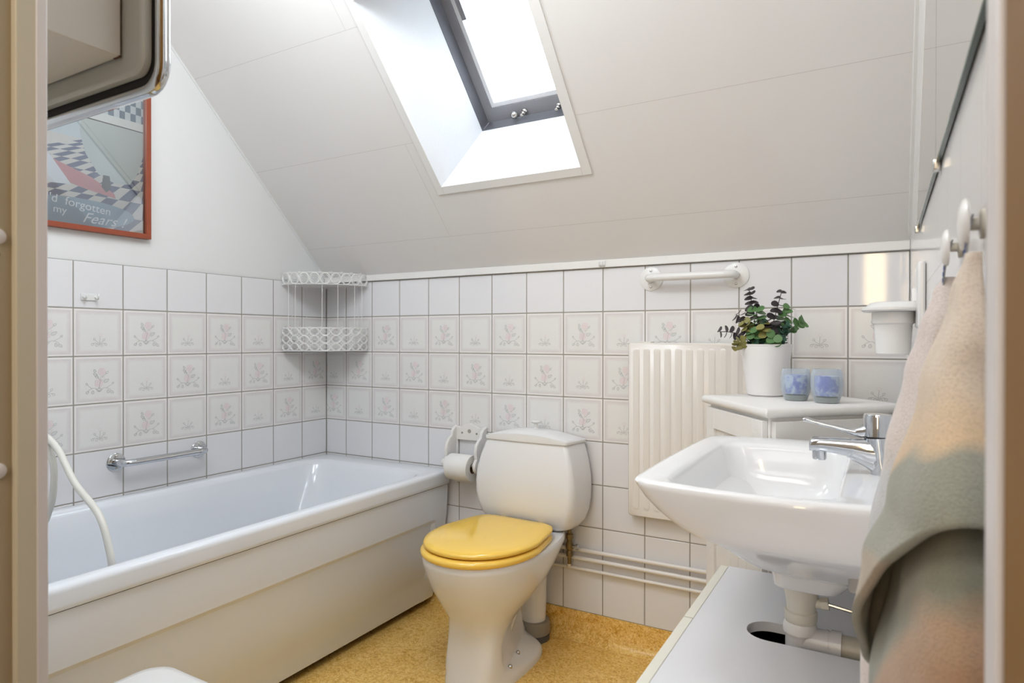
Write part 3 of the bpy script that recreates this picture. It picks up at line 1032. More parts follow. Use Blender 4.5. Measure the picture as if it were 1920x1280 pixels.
b.loft([xz_ring(0.93, 1.386, 1.4075, 2.05, 0.020, -1.648), xz_ring(0.93, 1.3895, 1.404, 2.05, 0.022, -1.644)], True, False)
b.loft([xz_ring(0.93, 1.3895, 1.404, 2.05, 0.022, -1.644), xz_ring(0.93, 1.3895, 1.404, 2.05, 0.022, -1.634)], False, True)
mp_ = b.build('mirror_back', m_cabgrey, MC, bevel=0.002)
b = MB()
rr = []
for k in range(12):
    a = 2 * pi * k / 12
    off = 0.0075 * cos(a)
    rr.append(xz_ring(0.918 - off, 1.401 + off, 1.389 - off, 2.062 + off, 0.031 + off, -1.628 + 0.0095 * sin(a)))
rr.append(rr[0])
b.loft(rr, False, False)
b.build('chrome_rim', m_chrome, MC, sharp=60)
b = MB()
b.loft([xz_ring(0.925, 1.395, 1.396, 2.055, 0.027, -1.632), xz_ring(0.925, 1.395, 1.396, 2.055, 0.027, -1.626)])
b.build('mirror_glass', m_mirror, MC)
b = MB()
b.loft([xz_ring(0.925, 1.396, 1.395, 2.056, 0.027, -1.6335), xz_ring(0.925, 1.396, 1.395, 2.056, 0.027, -1.6322)])
b.build('groove_shade', m_dark, MC)  # dark sheet standing in for the shadowed groove inside the chrome rim

# ------------------------------------------------------------------ corner wire shelf
CS = thing('corner_wire_shelf', 'white wire corner shelf with two lacy tiers in the tiled corner over the tub', 'shelf', (0.1, -0.1, 1.02))
def arc(r, a, z):
    return Vector((0.006 + r * sin(a), -0.006 - r * cos(a), z))
AR = 0.247
def tier(z0, z1, nrow, npat):
    b = MB()
    N = 24
    for z in (z0, z1):
        pts = [arc(AR, (pi / 2) * k / N, z) for k in range(N + 1)]
        b.tube(pts, 0.0016, 6, smooth=0)
    for p in (((0.006, -0.006, z0), arc(AR, 0, z0)), ((0.006, -0.006, z0), arc(AR, pi / 2, z0))):
        b.tube(list(p), 0.0016, 6, smooth=0)
    rh = (z1 - z0) / nrow
    for r in range(nrow):
        for k in range(npat):
            a = (pi / 2) * (k + 0.5) / npat
            zc = z0 + rh * (r + 0.5)
            hw = (pi / 2) / npat * 0.5
            ring = []
            for q in range(17):
                t_ = 2 * pi * q / 16
                ring.append(arc(AR, a + hw * 0.94 * cos(t_), zc + rh * 0.47 * sin(t_)))
            b.tube(ring, 0.0027, 5, smooth=0)
            # inner curls
            for sg in (1, -1):
                cr = [arc(AR, a + sg * hw * (0.75 * cos(t_)), zc + rh * 0.30 * sin(t_)) for t_ in [(-1.2 + 2.4 * q / 6) for q in range(7)]]
                b.tube(cr, 0.0017, 4, smooth=0)
            b.tube([arc(AR, a - hw * 0.4, zc), arc(AR, a + hw * 0.4, zc)], 0.0012, 4, smooth=0)
            # diamonds between rings
            b.tube([arc(AR, a + hw * 0.72, zc + rh * 0.36), arc(AR, a + hw * 1.28, zc + rh * 0.64)], 0.0012, 4, smooth=0)
            b.tube([arc(AR, a + hw * 1.28, zc + rh * 0.36), arc(AR, a + hw * 0.72, zc + rh * 0.64)], 0.0012, 4, smooth=0)
    return b
tier(1.018, 1.115, 3, 9).build('lower_basket', m_plastic, CS, sharp=60)
tier(1.297, 1.345, 1, 9).build('upper_rail', m_plastic, CS, sharp=60)
for z in (1.018, 1.297):
    b = MB()
    n = 16
    vs = [Vector((0.003, -0.003, z))] + [arc(AR - 0.002, (pi / 2) * k / n, z) for k in range(n + 1)]
    vs += [v + Vector((0, 0, 0.002)) for v in vs]
    m_ = n + 2
    fs = [tuple(range(m_ - 1, -1, -1)), tuple(range(m_, 2 * m_))] + [(i, (i + 1) % m_, m_ + (i + 1) % m_, m_ + i) for i in range(m_)]
    b.add(vs, fs)
    b.build('tray', m_plastic, CS, sharp=30)
for a in (0.12, 0.25, 0.68, 0.92, 1.20, 1.34):
    b = MB()
    b.tube([arc(AR - 0.003, a * 1.08, 1.11), arc(AR - 0.003, a * 1.08, 1.298)], 0.0012, 6, smooth=0)
    b.build('wire', m_plastic, CS)
for p in ((0.005, -0.12), (0.12, -0.005), (0.005, -0.20), (0.20, -0.005)):
    b = MB()
    b.tube([(p[0], p[1], 1.02), (p[0], p[1], 1.30)], 0.0012, 6, smooth=0)
    b.build('wire', m_plastic, CS)

# ------------------------------------------------------------------ toilet
TO = thing('toilet', 'white close-coupled toilet with a closed yellow lid against the back wall', 'toilet', (1.107, 0.0, 0.0), None, radians(-1.5))
def egg(yb, yf, yc, ax, z, nf=2.2, nb=2.4, n=40, xo=0.0):
    out = []
    for k in range(n):
        a = 2 * pi * k / n
        c_, s_ = cos(a), sin(a)
        if s_ < 0:
            e = 2.0 / nf
            y = yc + (yc - yf) * -(abs(s_) ** e)
        else:
            e = 2.0 / nb
            y = yc + (yb - yc) * (abs(s_) ** e)
        x = ax * (abs(c_) ** e) * (1 if c_ >= 0 else -1)
        out.append(Vector((x + xo, y, z)))
    return out
b = MB()
rg = [egg(-0.115, -0.505, -0.33, 0.106, 0.0, 4, 3.0), egg(-0.117, -0.504, -0.33, 0.106, 0.016, 4, 3.0), egg(-0.122, -0.502, -0.34, 0.103, 0.026, 4, 2.6),
      egg(-0.13, -0.497, -0.42, 0.096, 0.048, 4, 1.0), egg(-0.15, -0.492, -0.43, 0.092, 0.085, 4, 0.9), egg(-0.16, -0.487, -0.43, 0.090, 0.13, 3.6, 0.95),
      egg(-0.16, -0.487, -0.425, 0.090, 0.165, 3.2, 1.15),
egg(-0.15, -0.498, -0.40, 0.096, 0.205, 2.8, 1.7), egg(-0.12, -0.527, -0.385, 0.128, 0.25, 2.5, 2.0),
      egg(-0.08, -0.560, -0.375, 0.156, 0.30, 2.3, 2.3), egg(-0.05, -0.582, -0.37, 0.172, 0.345, 2.2, 2.5), egg(-0.03, -0.596, -0.37, 0.181, 0.385, 2.2, 2.8),
      egg(-0.025, -0.598, -0.37, 0.182, 0.400, 2.2, 2.8), egg(-0.03, -0.594, -0.37, 0.178, 0.408, 2.2, 2.8)]
b.loft(rg)
# trap: rises from the foot and drops to the floor outlet
b.tube([(0.004, -0.36, 0.05), (0.004, -0.285, 0.13), (0.004, -0.215, 0.235), (0.004, -0.15, 0.325), (0.004, -0.105, 0.345), (0.004, -0.083, 0.29), (0.004, -0.078, 0.17), (0.004, -0.078, 0.055)], [0.036, 0.037, 0.040, 0.047, 0.051, 0.050, 0.046, 0.043], 18, smooth=6)
# platform under the tank
b.loft([rrect(-0.095, 0.095, -0.24, -0.022, 0.035, 0.345), rrect(-0.107, 0.107, -0.25, -0.02, 0.035, 0.385), rrect(-0.110, 0.110, -0.25, -0.02, 0.035, 0.408)])
b.build('bowl', m_porc, TO, local=True, sharp=50)
b = MB()
rg = []
for z, hw, yf, yb, r, kb in ((0.405, 0.125, -0.105, -0.034, 0.03, 0.0), (0.409, 0.145, -0.122, -0.026, 0.035, 0.02), (0.422, 0.168, -0.138, -0.020, 0.035, 0.03), (0.445, 0.184, -0.150, -0.016, 0.030, 0.035), (0.48, 0.194, -0.157, -0.014, 0.026, 0.04), (0.52, 0.199, -0.160, -0.014, 0.022, 0.04), (0.56, 0.199, -0.160, -0.014, 0.020, 0.045), (0.60, 0.194, -0.157, -0.014, 0.018, 0.06), (0.65, 0.182, -0.150, -0.014, 0.016, 0.08), (0.69, 0.168, -0.141, -0.014, 0.014, 0.10), (0.708, 0.160, -0.136, -0.014, 0.012, 0.11)):
    ring = rrect(-hw, hw, yf, yb, r, z, bow=(0, 0, 0.007, 0))
    for q in ring:
        q.x *= 1.0 + kb * (q.y - yf) / (yb - yf)
    rg.append(ring)
b.loft(rg)
b.build('tank', m_porc, TO, local=True, sharp=60)
b = MB()
hw = 0.165
def lidz(u, v):
    return 0.7195 + 0.030 * (1 - abs(u) ** 2.2) * (0.55 + 0.45 * (1 - abs(v) ** 3))
def taper(ring):
    for q in ring:
        q.x *= 1.0 + 0.11 * min(1.0, max(0.0, (q.y + 0.142) / 0.13))
    return ring
base = taper(rrect(-hw, hw, -0.142, -0.012, 0.013, 0.7095, bow=(0, 0, 0.007, 0)))
edge = taper(rrect(-hw - 0.001, hw + 0.001, -0.143, -0.012, 0.013, 0.717, bow=(0, 0, 0.007, 0)))
def sc(ring, k):
    cy = -0.077
    out = []
    for p in ring:
        x, y = p.x * k, cy + (p.y - cy) * k
        out.append(Vector((x, y, lidz(min(1, abs(x) / 0.172), min(1, abs(y - cy) / 0.066)))))
    return out
b.loft([base, edge] + [sc(edge, k) for k in (0.985, 0.94, 0.86, 0.75, 0.6, 0.45, 0.3, 0.15, 0.03)])
b.build('tank_lid', m_porc, TO, local=True, sharp=55)
b = MB()
b.lathe([(0.011, 0.742), (0.011, 0.750), (0.0075, 0.753), (0.007, 0.766), (0.016, 0.770), (0.018, 0.774), (0.016, 0.777), (0.004, 0.7775)], (0.012, -0.075, 0), 'z', 20)
b.build('flush_knob', m_plastic, TO, local=True)
# seat and lid, yellow
def seatring(yb, yf, yc, ax, bw, z, n=44):
    out = []
    for k in range(n):
        a = 2 * pi * k / n
        c_, s_ = cos(a), sin(a)
        if s_ < 0:
            e = 2 / 2.15
            out.append(Vector((ax * abs(c_) ** e * (1 if c_ >= 0 else -1), yc - (yc - yf) * abs(s_) ** e, z)))
        else:
            e = 2 / 9.0
            y = yc + (yb - yc) * abs(s_) ** e
            tt = (y - yc) / (yb - yc)
            w = ax + (bw - ax) * tt ** 1.5
            out.append(Vector((w * abs(c_) ** e * (1 if c_ >= 0 else -1), y, z)))
    return out
b = MB()
b.loft([seatring(-0.178, -0.600, -0.37, 0.182, 0.135, 0.4085), seatring(-0.176, -0.605, -0.37, 0.187, 0.14, 0.413), seatring(-0.176, -0.606, -0.37, 0.188, 0.14, 0.421), seatring(-0.18, -0.600, -0.37, 0.182, 0.136, 0.428), seatring(-0.185, -0.59, -0.37, 0.172, 0.13, 0.430)])
b.build('seat', m_yellow, TO, local=True, sharp=60)
b = MB()
b.loft([seatring(-0.180, -0.578, -0.365, 0.170, 0.132, 0.4315), seatring(-0.172, -0.592, -0.365, 0.182, 0.140, 0.435), seatring(-0.170, -0.594, -0.365, 0.184, 0.141, 0.442), seatring(-0.173, -0.589, -0.365, 0.180, 0.138, 0.4475), seatring(-0.185, -0.572, -0.365, 0.165, 0.128, 0.4515), seatring(-0.215, -0.52, -0.365, 0.12, 0.09, 0.4545), seatring(-0.28, -0.45, -0.365, 0.06, 0.05, 0.4555)])
b.build('seat_lid', m_yellow, TO, local=True, sharp=60)
for x in (-0.075, 0.075):
    b = MB()
    b.lathe([(0.013, 0.409), (0.013, 0.432), (0.009, 0.440)], (x, -0.163, 0), 'z', 14)
    b.build('hinge', m_yellow, TO, local=True)
for p in ((0.062, -0.285), (0.088, -0.375)):
    b = MB()
    b.lathe([(0.0075, 0.020), (0.0075, 0.048), (0.004, 0.052)], (p[0], p[1], 0.0), 'z', 12)
    b.build('floor_bolt', m_nickel, TO, local=True)
b = MB()
b.lathe([(0.050, 0.018), (0.056, 0.024), (0.057, 0.058), (0.054, 0.068), (0.045, 0.070)], (0.006, -0.078, 0), 'z', 26)
col_ = b.build('outlet_collar', m_greyplastic, TO, local=True)
b = MB()
b.lathe([(0.055, 0.0), (0.055, 0.02)], (0.006, -0.078, 0), 'z', 26)
b.build('rubber_ring', m_greyrubber, TO, local=True)

# toilet paper holder and roll
TP = thing('toilet_paper_holder', 'white painted wooden toilet paper holder with scalloped sides on the tiles beside the toilet', 'holder', (0.79, 0.0, 0.6))
b = MB()
top = [(0.720, 0.715), (0.728, 0.725), (0.745, 0.722), (0.765, 0.733), (0.788, 0.737), (0.812, 0.733), (0.832, 0.722), (0.850, 0.725), (0.858, 0.715), (0.858, 0.672), (0.720, 0.672)]
b.prism(top, lambda x, z, h: Vector((x, h, z)), -0.014, -0.0012)
b.box(0.720, 0.732, -0.014, -0.0012, 0.50, 0.672)
b.box(0.846, 0.858, -0.014, -0.0012, 0.50, 0.672)
b.box(0.732, 0.846, -0.014, -0.0012, 0.505, 0.548)
b.build('back_board', m_wood_white, TP, bevel=0.0015)
side = [(-0.002, 0.728), (-0.020, 0.722), (-0.038, 0.708), (-0.042, 0.690), (-0.058, 0.682), (-0.074, 0.664), (-0.080, 0.640), (-0.075, 0.612), (-0.085, 0.600), (-0.090, 0.585), (-0.086, 0.570), (-0.072, 0.558), (-0.05, 0.55), (-0.03, 0.535), (-0.018, 0.510), (-0.002, 0.50)]
for x in (0.715, 0.852):
    b = MB()
    b.prism(side, lambda y, z, h: Vector((h, y, z)), x, x + 0.013)
    b.build('side_bracket', m_wood_white, TP, bevel=0.002)
b = MB()
b.tube([(0.700, -0.062, 0.588), (0.880, -0.062, 0.588)], 0.0085, 14, smooth=0)
b.lathe([(0.006, -0.012), (0.013, -0.006), (0.013, 0.004), (0.0085, 0.006)], (0.703, -0.062, 0.588), 'x', 14)
b.build('dowel', m_wood_white, TP)
for x in (0.755, 0.823):
    b = MB()
    b.lathe([(0.004, -0.0138), (0.004, -0.0152), (0.002, -0.016)], (x, 0, 0.700), 'y', 10)
    b.build('screw', m_greyplastic, TP)
b = MB()
b.lathe([(0.008, -0.0138), (0.008, -0.0146)], (0.789, 0, 0.708), 'y', 14)
b.build('moon_cutout', P('cutout_shade', (170, 166, 158), 0.8), TP)
RL = thing('toilet_paper_roll', 'white toilet paper roll on the wooden holder beside the toilet', 'toilet paper', (0.79, -0.068, 0.575))
b = MB()
b.lathe([(0.020, 0.738), (0.049, 0.738), (0.050, 0.740), (0.050, 0.837), (0.049, 0.839), (0.020, 0.839), (0.020, 0.738)], (0, -0.066, 0.576), 'x', 40, caps=False)
b.build('paper', m_paper, RL, sharp=50)
b = MB()
b.lathe([(0.0200, 0.7375), (0.0200, 0.8395), (0.0188, 0.8395), (0.0188, 0.7375)], (0, -0.066, 0.576), 'x', 30, caps=False)
b.build('cardboard_core', m_card, RL)

# wall pipes and stop valve
def pipe(name, label, pts, r):
    b = MB()
    b.tube(pts, r, 10, smooth=0)
    return tag(b.build(name, m_enwhite), label, 'pipe', 'thin heating pipes along the tiles')
pipe('water_pipe', 'topmost of three thin white pipes along the lower back wall tiles', [(0.72, -0.016, 0.322), (1.79, -0.016, 0.322)], 0.0075)
pipe('water_pipe', 'middle one of three thin white pipes along the lower back wall tiles', [(0.72, -0.016, 0.292), (1.79, -0.016, 0.292)], 0.0075)
pipe('water_pipe', 'lowest of three thin white pipes along the lower back wall tiles', [(0.72, -0.014, 0.254), (1.79, -0.014, 0.254)], 0.006)
SV = thing('stop_valve', 'dull brass stop valve on the supply pipe under the toilet tank', 'valve', (1.232, -0.04, 0.34))
b = MB()
b.lathe([(0.007, 0.275), (0.007, 0.30), (0.011, 0.302), (0.012, 0.318), (0.009, 0.322), (0.013, 0.328), (0.014, 0.345), (0.010, 0.352), (0.010, 0.362), (0.013, 0.364), (0.013, 0.380), (0.008, 0.384), (0.007, 0.404)], (1.232, -0.04, 0), 'z', 14)
b.build('valve_body', m_brass, SV)
b = MB()
b.lathe([(0.005, 0.0), (0.005, 0.016), (0.011, 0.018), (0.011, 0.026), (0.005, 0.028)], (1.240, -0.04, 0.338), 'x', 10)
b.build('handle', m_chrome, SV)
b = MB()
b.tube([(1.232, -0.04, 0.285), (1.228, -0.035, 0.27), (1.220, -0.022, 0.258)], 0.007, 10)
b.build('supply_tube', m_enwhite, SV)
TP2 = MB()

# ------------------------------------------------------------------ radiator
RA = thing('radiator', 'white fluted panel radiator on the back wall between toilet and corner cabinet', 'radiator', (1.66, -0.02, 0.47))
RX0, RX1, RZ0, RZ1, RY = 1.447, 1.875, 0.475, 1.057, -0.040
b = MB()
def xzr(x0, x1, z0, z1, r, y):
    return [Vector((p.x, y, p.y)) for p in rrect(x0, x1, z0, z1, r, 0)]
b.loft([xzr(RX0, RX1, RZ0, RZ1, 0.012, -0.014), xzr(RX0, RX1, RZ0, RZ1, 0.012, RY + 0.006), xzr(RX0 + 0.004, RX1 - 0.004, RZ0 + 0.004, RZ1 - 0.004, 0.012, RY)])
b.build('panel', m_enwhite, RA, sharp=50)
b = MB()
k = 0
x = RX0 + 0.030
while x < RX1 - 0.02:
    w = 0.0125
    b.loft([xzr(x - w, x + w, RZ0 + 0.022, RZ1 - 0.016, w * 0.9, RY + 0.001), xzr(x - w * 0.8, x + w * 0.8, RZ0 + 0.026, RZ1 - 0.02, w * 0.75, RY - 0.0014), xzr(x - w * 0.45, x + w * 0.45, RZ0 + 0.032, RZ1 - 0.026, w * 0.4, RY - 0.0018)], False, True)
    x += 0.0353
b.build('flutes', m_enwhite, RA, sharp=60)
for xx in (1.505, 1.80):
    b = MB()
    b.box(xx - 0.02, xx + 0.02, -0.036, -0.0012, RZ1 - 0.01, RZ1 + 0.004)
    b.build('wall_bracket', m_enwhite, RA, bevel=0.001)

# ------------------------------------------------------------------ corner cabinet
CCz = 0.912
V_, A_, R_, K_ = Vector((1.966, -0.578)), Vector((1.748, -0.273)), Vector((2.246, -0.290)), Vector((2.003, -0.012))
CC = thing('corner_cabinet', 'white panelled cabinet standing askew in the back right corner behind the washbasin', 'cabinet', (2.0, -0.28, 0))
cen = (V_ + A_ + R_ + K_) / 4
def quad_ring(d, z, pts=(V_, R_, K_, A_)):
    out = []
    for p in pts:
        q = cen + (p - cen) * (1 - d / (p - cen).length)
        out.append(q)
    res = []
    n = len(out)
    for i in range(n):
        p, a, c = out[i], out[i - 1], out[(i + 1) % n]
        for t_ in (0.035, 0.02, 0.008):
            res.append(p + (a - p) * t_ * 0.5)
        for t_ in (0.008, 0.02, 0.035):
            res.append(p + (c - p) * t_ * 0.5)
    return [Vector((q.x, q.y, z)) for q in res]
b = MB()
b.loft([quad_ring(0.012, CCz - 0.022), quad_ring(0.002, CCz - 0.018), quad_ring(0.0, CCz - 0.011), quad_ring(0.002, CCz - 0.004), quad_ring(0.008, CCz)])
b.build('top', m_wood_white, CC, sharp=55)
def ins(p, d):
    return cen + (p - cen) * (1 - d / (p - cen).length)
Vb, Ab, Rb, Kb = ins(V_, 0.026), ins(A_, 0.026), ins(R_, 0.026), ins(K_, 0.026)
b = MB()
b.prism([(p.x, p.y) for p in (Vb, Rb, Kb, Ab)], lambda x, y, h: Vector((x, y, h)), 0.0, CCz - 0.0225)
b.build('body', m_wood_white, CC, bevel=0.0015)
def panel_face(p, q, name, z0, z1):
    d = (q - p)
    L = d.length
    d = d / L
    nrm = Vector((d.y, -d.x))
    if (cen - p).dot(nrm) > 0:
        nrm = -nrm
    def mp(u, z, h):
        r = p + d * u + nrm * h
        return Vector((r.x, r.y, z))
    b = MB()
    f = 0.055
    for a in ((0.006, f, z0, z1), (L - f, L - 0.006, z0, z1), (f, L - f, z0, z0 + f), (f, L - f, z1 - f, z1)):
        vs = [mp(u, z, h) for h in (0.0005, 0.014) for z in (a[2], a[3]) for u in (a[0], a[1])]
        b.add(vs, [(0, 2, 3, 1), (4, 5, 7, 6), (0, 1, 5, 4), (2, 6, 7, 3), (0, 4, 6, 2), (1, 3, 7, 5)])
    o = b.build(name, m_wood_white, CC, bevel=0.001)
    b = MB()
    nb_ = 5
    w = (L - 2 * f) / nb_
    for i in range(nb_):
        vs = [mp(u, z, h) for h in (0.0005, 0.006) for z in (z0 + f, z1 - f) for u in (f + i * w + 0.0008, f + (i + 1) * w - 0.0008)]
        b.add(vs, [(0, 2, 3, 1), (4, 5, 7, 6), (0, 1, 5, 4), (2, 6, 7, 3), (0, 4, 6, 2), (1, 3, 7, 5)])
    b.build('beadboard', m_wood_white, o, bevel=0.001)
panel_face(Ab, Vb, 'door', 0.05, CCz - 0.030)
panel_face(Vb, Rb, 'side_panel', 0.05, CCz - 0.030)

# pot plant on the corner cabinet
PP = thing('potted_plant', 'small eucalyptus-like plant with dark and green leaves in a ribbed white pot', 'plant', (1.908, -0.197, CCz))
pc = Vector((1.908, -0.197, CCz))
b = MB()
prof = [(0.0, 0.0008), (0.046, 0.0008), (0.050, 0.004)]
for k in range(29):
    t_ = k / 28
    prof.append((0.050 + 0.018 * t_ + (0.0007 if k % 2 else 0.0), 0.006 + 0.132 * t_))
prof += [(0.0695, 0.140), (0.0695, 0.1435), (0.066, 0.1435), (0.062, 0.12), (0.0, 0.12)]
b.lathe(prof, pc, 'z', 40, caps=False)
b.build('pot', m_pot, PP, sharp=30)
b = MB()
b.lathe([(0.062, 0.119), (0.05, 0.130), (0.0, 0.134)], pc, 'z', 20, caps=False)
b.build('moss', m_soil, PP)
stems, dk, gr, bl, ye = MB(), MB(), MB(), MB(), MB()
rnd = random.Random(11)
def disc_leaf(mb, c, nrm, r, el=1.0, up=None):
    nrm = nrm.normalized()
    a = Vector((0, 0, 1)) if up is None else up
    if abs(a.normalized().dot(nrm)) > 0.95:
        a = Vector((1, 0, 0.2))
    a = (a - nrm * a.dot(nrm)).normalized()
    bb = nrm.cross(a)
    vs = [c - nrm * 0.001]
    n = 10
    for k in range(n):
        t_ = 2 * pi * k / n
        vs.append(c + a * r * el * cos(t_) + bb * r * sin(t_) + nrm * 0.0012 * cos(2 * t_))
    vs += [v + nrm * 0.0007 for v in vs]
    fs = [(0, k + 1, (k + 1) % n + 1) for k in range(n)] + [(n + 1, n + 1 + (k + 1) % n + 1, n + 2 + k) for k in range(n)]
    fs += [(k + 1, n + 2 + k, n + 2 + (k + 1) % n, (k + 1) % n + 1) for k in range(n)]
    mb.add(vs, fs)
def sprig(base, tip, bend, mb, r0, r1, n, round_=True, start=0.3):
    base, tip = Vector(base), Vector(tip)
    mid = (base + tip) / 2 + Vector(bend)
    pts = [(1 - t_) ** 2 * base + 2 * t_ * (1 - t_) * mid + t_ * t_ * tip for t_ in [i / 10 for i in range(11)]]
    stems.tube(pts, 0.0011, 5, smooth=0)
    for k in range(n):
        t_ = start + (1 - start) * k / max(1, n - 1)
        p = (1 - t_) ** 2 * base + 2 * t_ * (1 - t_) * mid + t_ * t_ * tip
        dr = (2 * (1 - t_) * (mid - base) + 2 * t_ * (tip - mid)).normalized()
        ang = k * 1.57 + rnd.uniform(-0.4, 0.4)
        pa = dr.orthogonal().normalized()
        pb = dr.cross(pa)
        r = r0 + (r1 - r0) * k / max(1, n - 1)
        for sgn in (1, -1):
            off = (pa * cos(ang) + pb * sin(ang)) * sgn
            nr = (dr * 1.0 + off * rnd.uniform(-0.3, 0.5) + Vector((rnd.uniform(-.4, .4), rnd.uniform(-.9, .1), rnd.uniform(-.4, .4))))
            disc_leaf(mb, p + off * r * 0.95, nr, r, 1.0 if round_ else 2.0, off if not round_ else None)
c0 = pc + Vector((0, 0, 0.128))
def T(px, dz, dy=0.0):
    return pc + Vector((px, dy, dz))
sprig(c0 + Vector((-0.02, 0, 0)), T(-0.044, 0.298, -0.01), (0.0, 0, 0.02), dk, 0.014, 0.011, 7, True, 0.45)
sprig(c0 + Vector((0.0, 0, 0)), T(0.040, 0.288, 0.0), (0.0, 0, 0.0), dk, 0.017, 0.008, 7, True, 0.35)
sprig(c0 + Vector((-0.02, 0, 0)), T(-0.075, 0.225, -0.02), (0.005, 0, 0.03), dk, 0.013, 0.011, 6, True, 0.4)
sprig(c0 + Vector((-0.03, -0.02, 0)), T(-0.118, 0.178, -0.03), (0.02, 0, 0.03), dk, 0.012, 0.010, 6, True, 0.35)
sprig(c0 + Vector((0.01, -0.02, 0)), T(0.02, 0.205, -0.035), (0.0, 0, 0.01), dk, 0.017, 0.015, 6, True, 0.3)
sprig(c0 + Vector((0.03, 0, 0)), T(0.060, 0.245, 0.0), (0.0, 0, 0.02), gr, 0.014, 0.010, 5, True, 0.5)
sprig(c0 + Vector((-0.01, -0.01, 0)), T(-0.022, 0.240, -0.03), (0.0, 0, 0.01), gr, 0.017, 0.014, 6, True, 0.4)
sprig(c0 + Vector((-0.02, -0.02, 0)), T(-0.052, 0.205, -0.04), (0.0, 0, 0.01), ye, 0.012, 0.010, 5, True, 0.5)
sprig(c0 + Vector((-0.03, -0.03, 0)), T(-0.068, 0.132, -0.06), (-0.01, 0, 0.04), ye, 0.011, 0.009, 6, True, 0.45)
sprig(c0 + Vector((0.01, -0.03, 0)), T(0.0, 0.195, -0.055), (0.0, 0, 0.01), ye, 0.012, 0.012, 3, True, 0.6)
sprig(c0 + Vector((0.0, -0.03, 0)), T(-0.03, 0.18, -0.05), (0.0, 0, 0.01), gr, 0.013, 0.012, 4, True, 0.4)
sprig(c0 + Vector((0.02, -0.03, 0)), T(0.03, 0.165, -0.06), (0.0, 0, 0.01), gr, 0.014, 0.012, 4, True, 0.4)
sprig(c0 + Vector((0.03, 0, 0)), T(0.098, 0.205, -0.02), (0.0, 0, 0.03), gr, 0.007, 0.007, 6, False, 0.5)
for i in range(26):
    a = rnd.uniform(0, 2 * pi)
    r = rnd.uniform(0.01, 0.05)
    bx = Vector((r * cos(a), r * sin(a) * 0.9, 0))
    tx = rnd.uniform(0.8, 1.45)
    tip = c0 + Vector((bx.x * tx + (0.02 if i % 3 else -0.015), bx.y * tx - 0.01, rnd.uniform(0.03, 0.085)))
    sprig(c0 + bx, tip, (0, 0, 0.01), bl, 0.0065, 0.005, 8, False, 0.2)
fol = stems.build('stems', m_stem, PP, sharp=60)
dk.build('dark_leaves', m_leafd, PP, sharp=60)
gr.build('green_leaves', m_leafg, PP, sharp=60)
bl.build('fine_foliage', m_leafb, PP, sharp=60)
ye.build('yellowish_leaves', m_leafy, PP, sharp=60)

# two frosted candle glasses
def candle_glass(x, y, label, s=1.0, ph=0.0):
    t = thing('candle_glass', label, 'candle holder', (x, y, CCz), 'frosted candle glasses on the corner cabinet')
    p = Vector((x, y, CCz))
    b = MB()
    prof = [(0.0, 0.0008), (0.0255, 0.0008), (0.028, 0.004), (0.0335, 0.022), (0.0365, 0.042), (0.0365, 0.055), (0.034, 0.072), (0.0315, 0.0815), (0.0295, 0.0815), (0.032, 0.072), (0.0345, 0.055), (0.0345, 0.042), (0.032, 0.024), (0.027, 0.017), (0.0, 0.016)]
    b.lathe([(r * s, h * s) for r, h in prof], p, 'z', 36, caps=False)
    b.build('glass', m_frost, t, sharp=50)
    b = MB()
    b.lathe([(0.0, 0.0012), (0.0250, 0.0012), (0.0268, 0.005), (0.0300, 0.0145), (0.0, 0.0155)], p, 'z', 30, caps=False)
    b.build('base', m_frostbase, t)
    b = MB()
    b.lathe([(0.0, 0.0175), (0.025, 0.0175), (0.0275, 0.03), (0.0285, 0.05), (0.027, 0.066), (0.0, 0.068)], p, 'z', 30, caps=False)
    b.build('candle_gel', m_bluegel, t)
candle_glass(1.998, -0.315, 'frosted glass with blue gel candle on the corner cabinet, next to the pot')
candle_glass(2.072, -0.348, 'frosted glass with blue gel candle, the one nearer the right wall', 1.02)
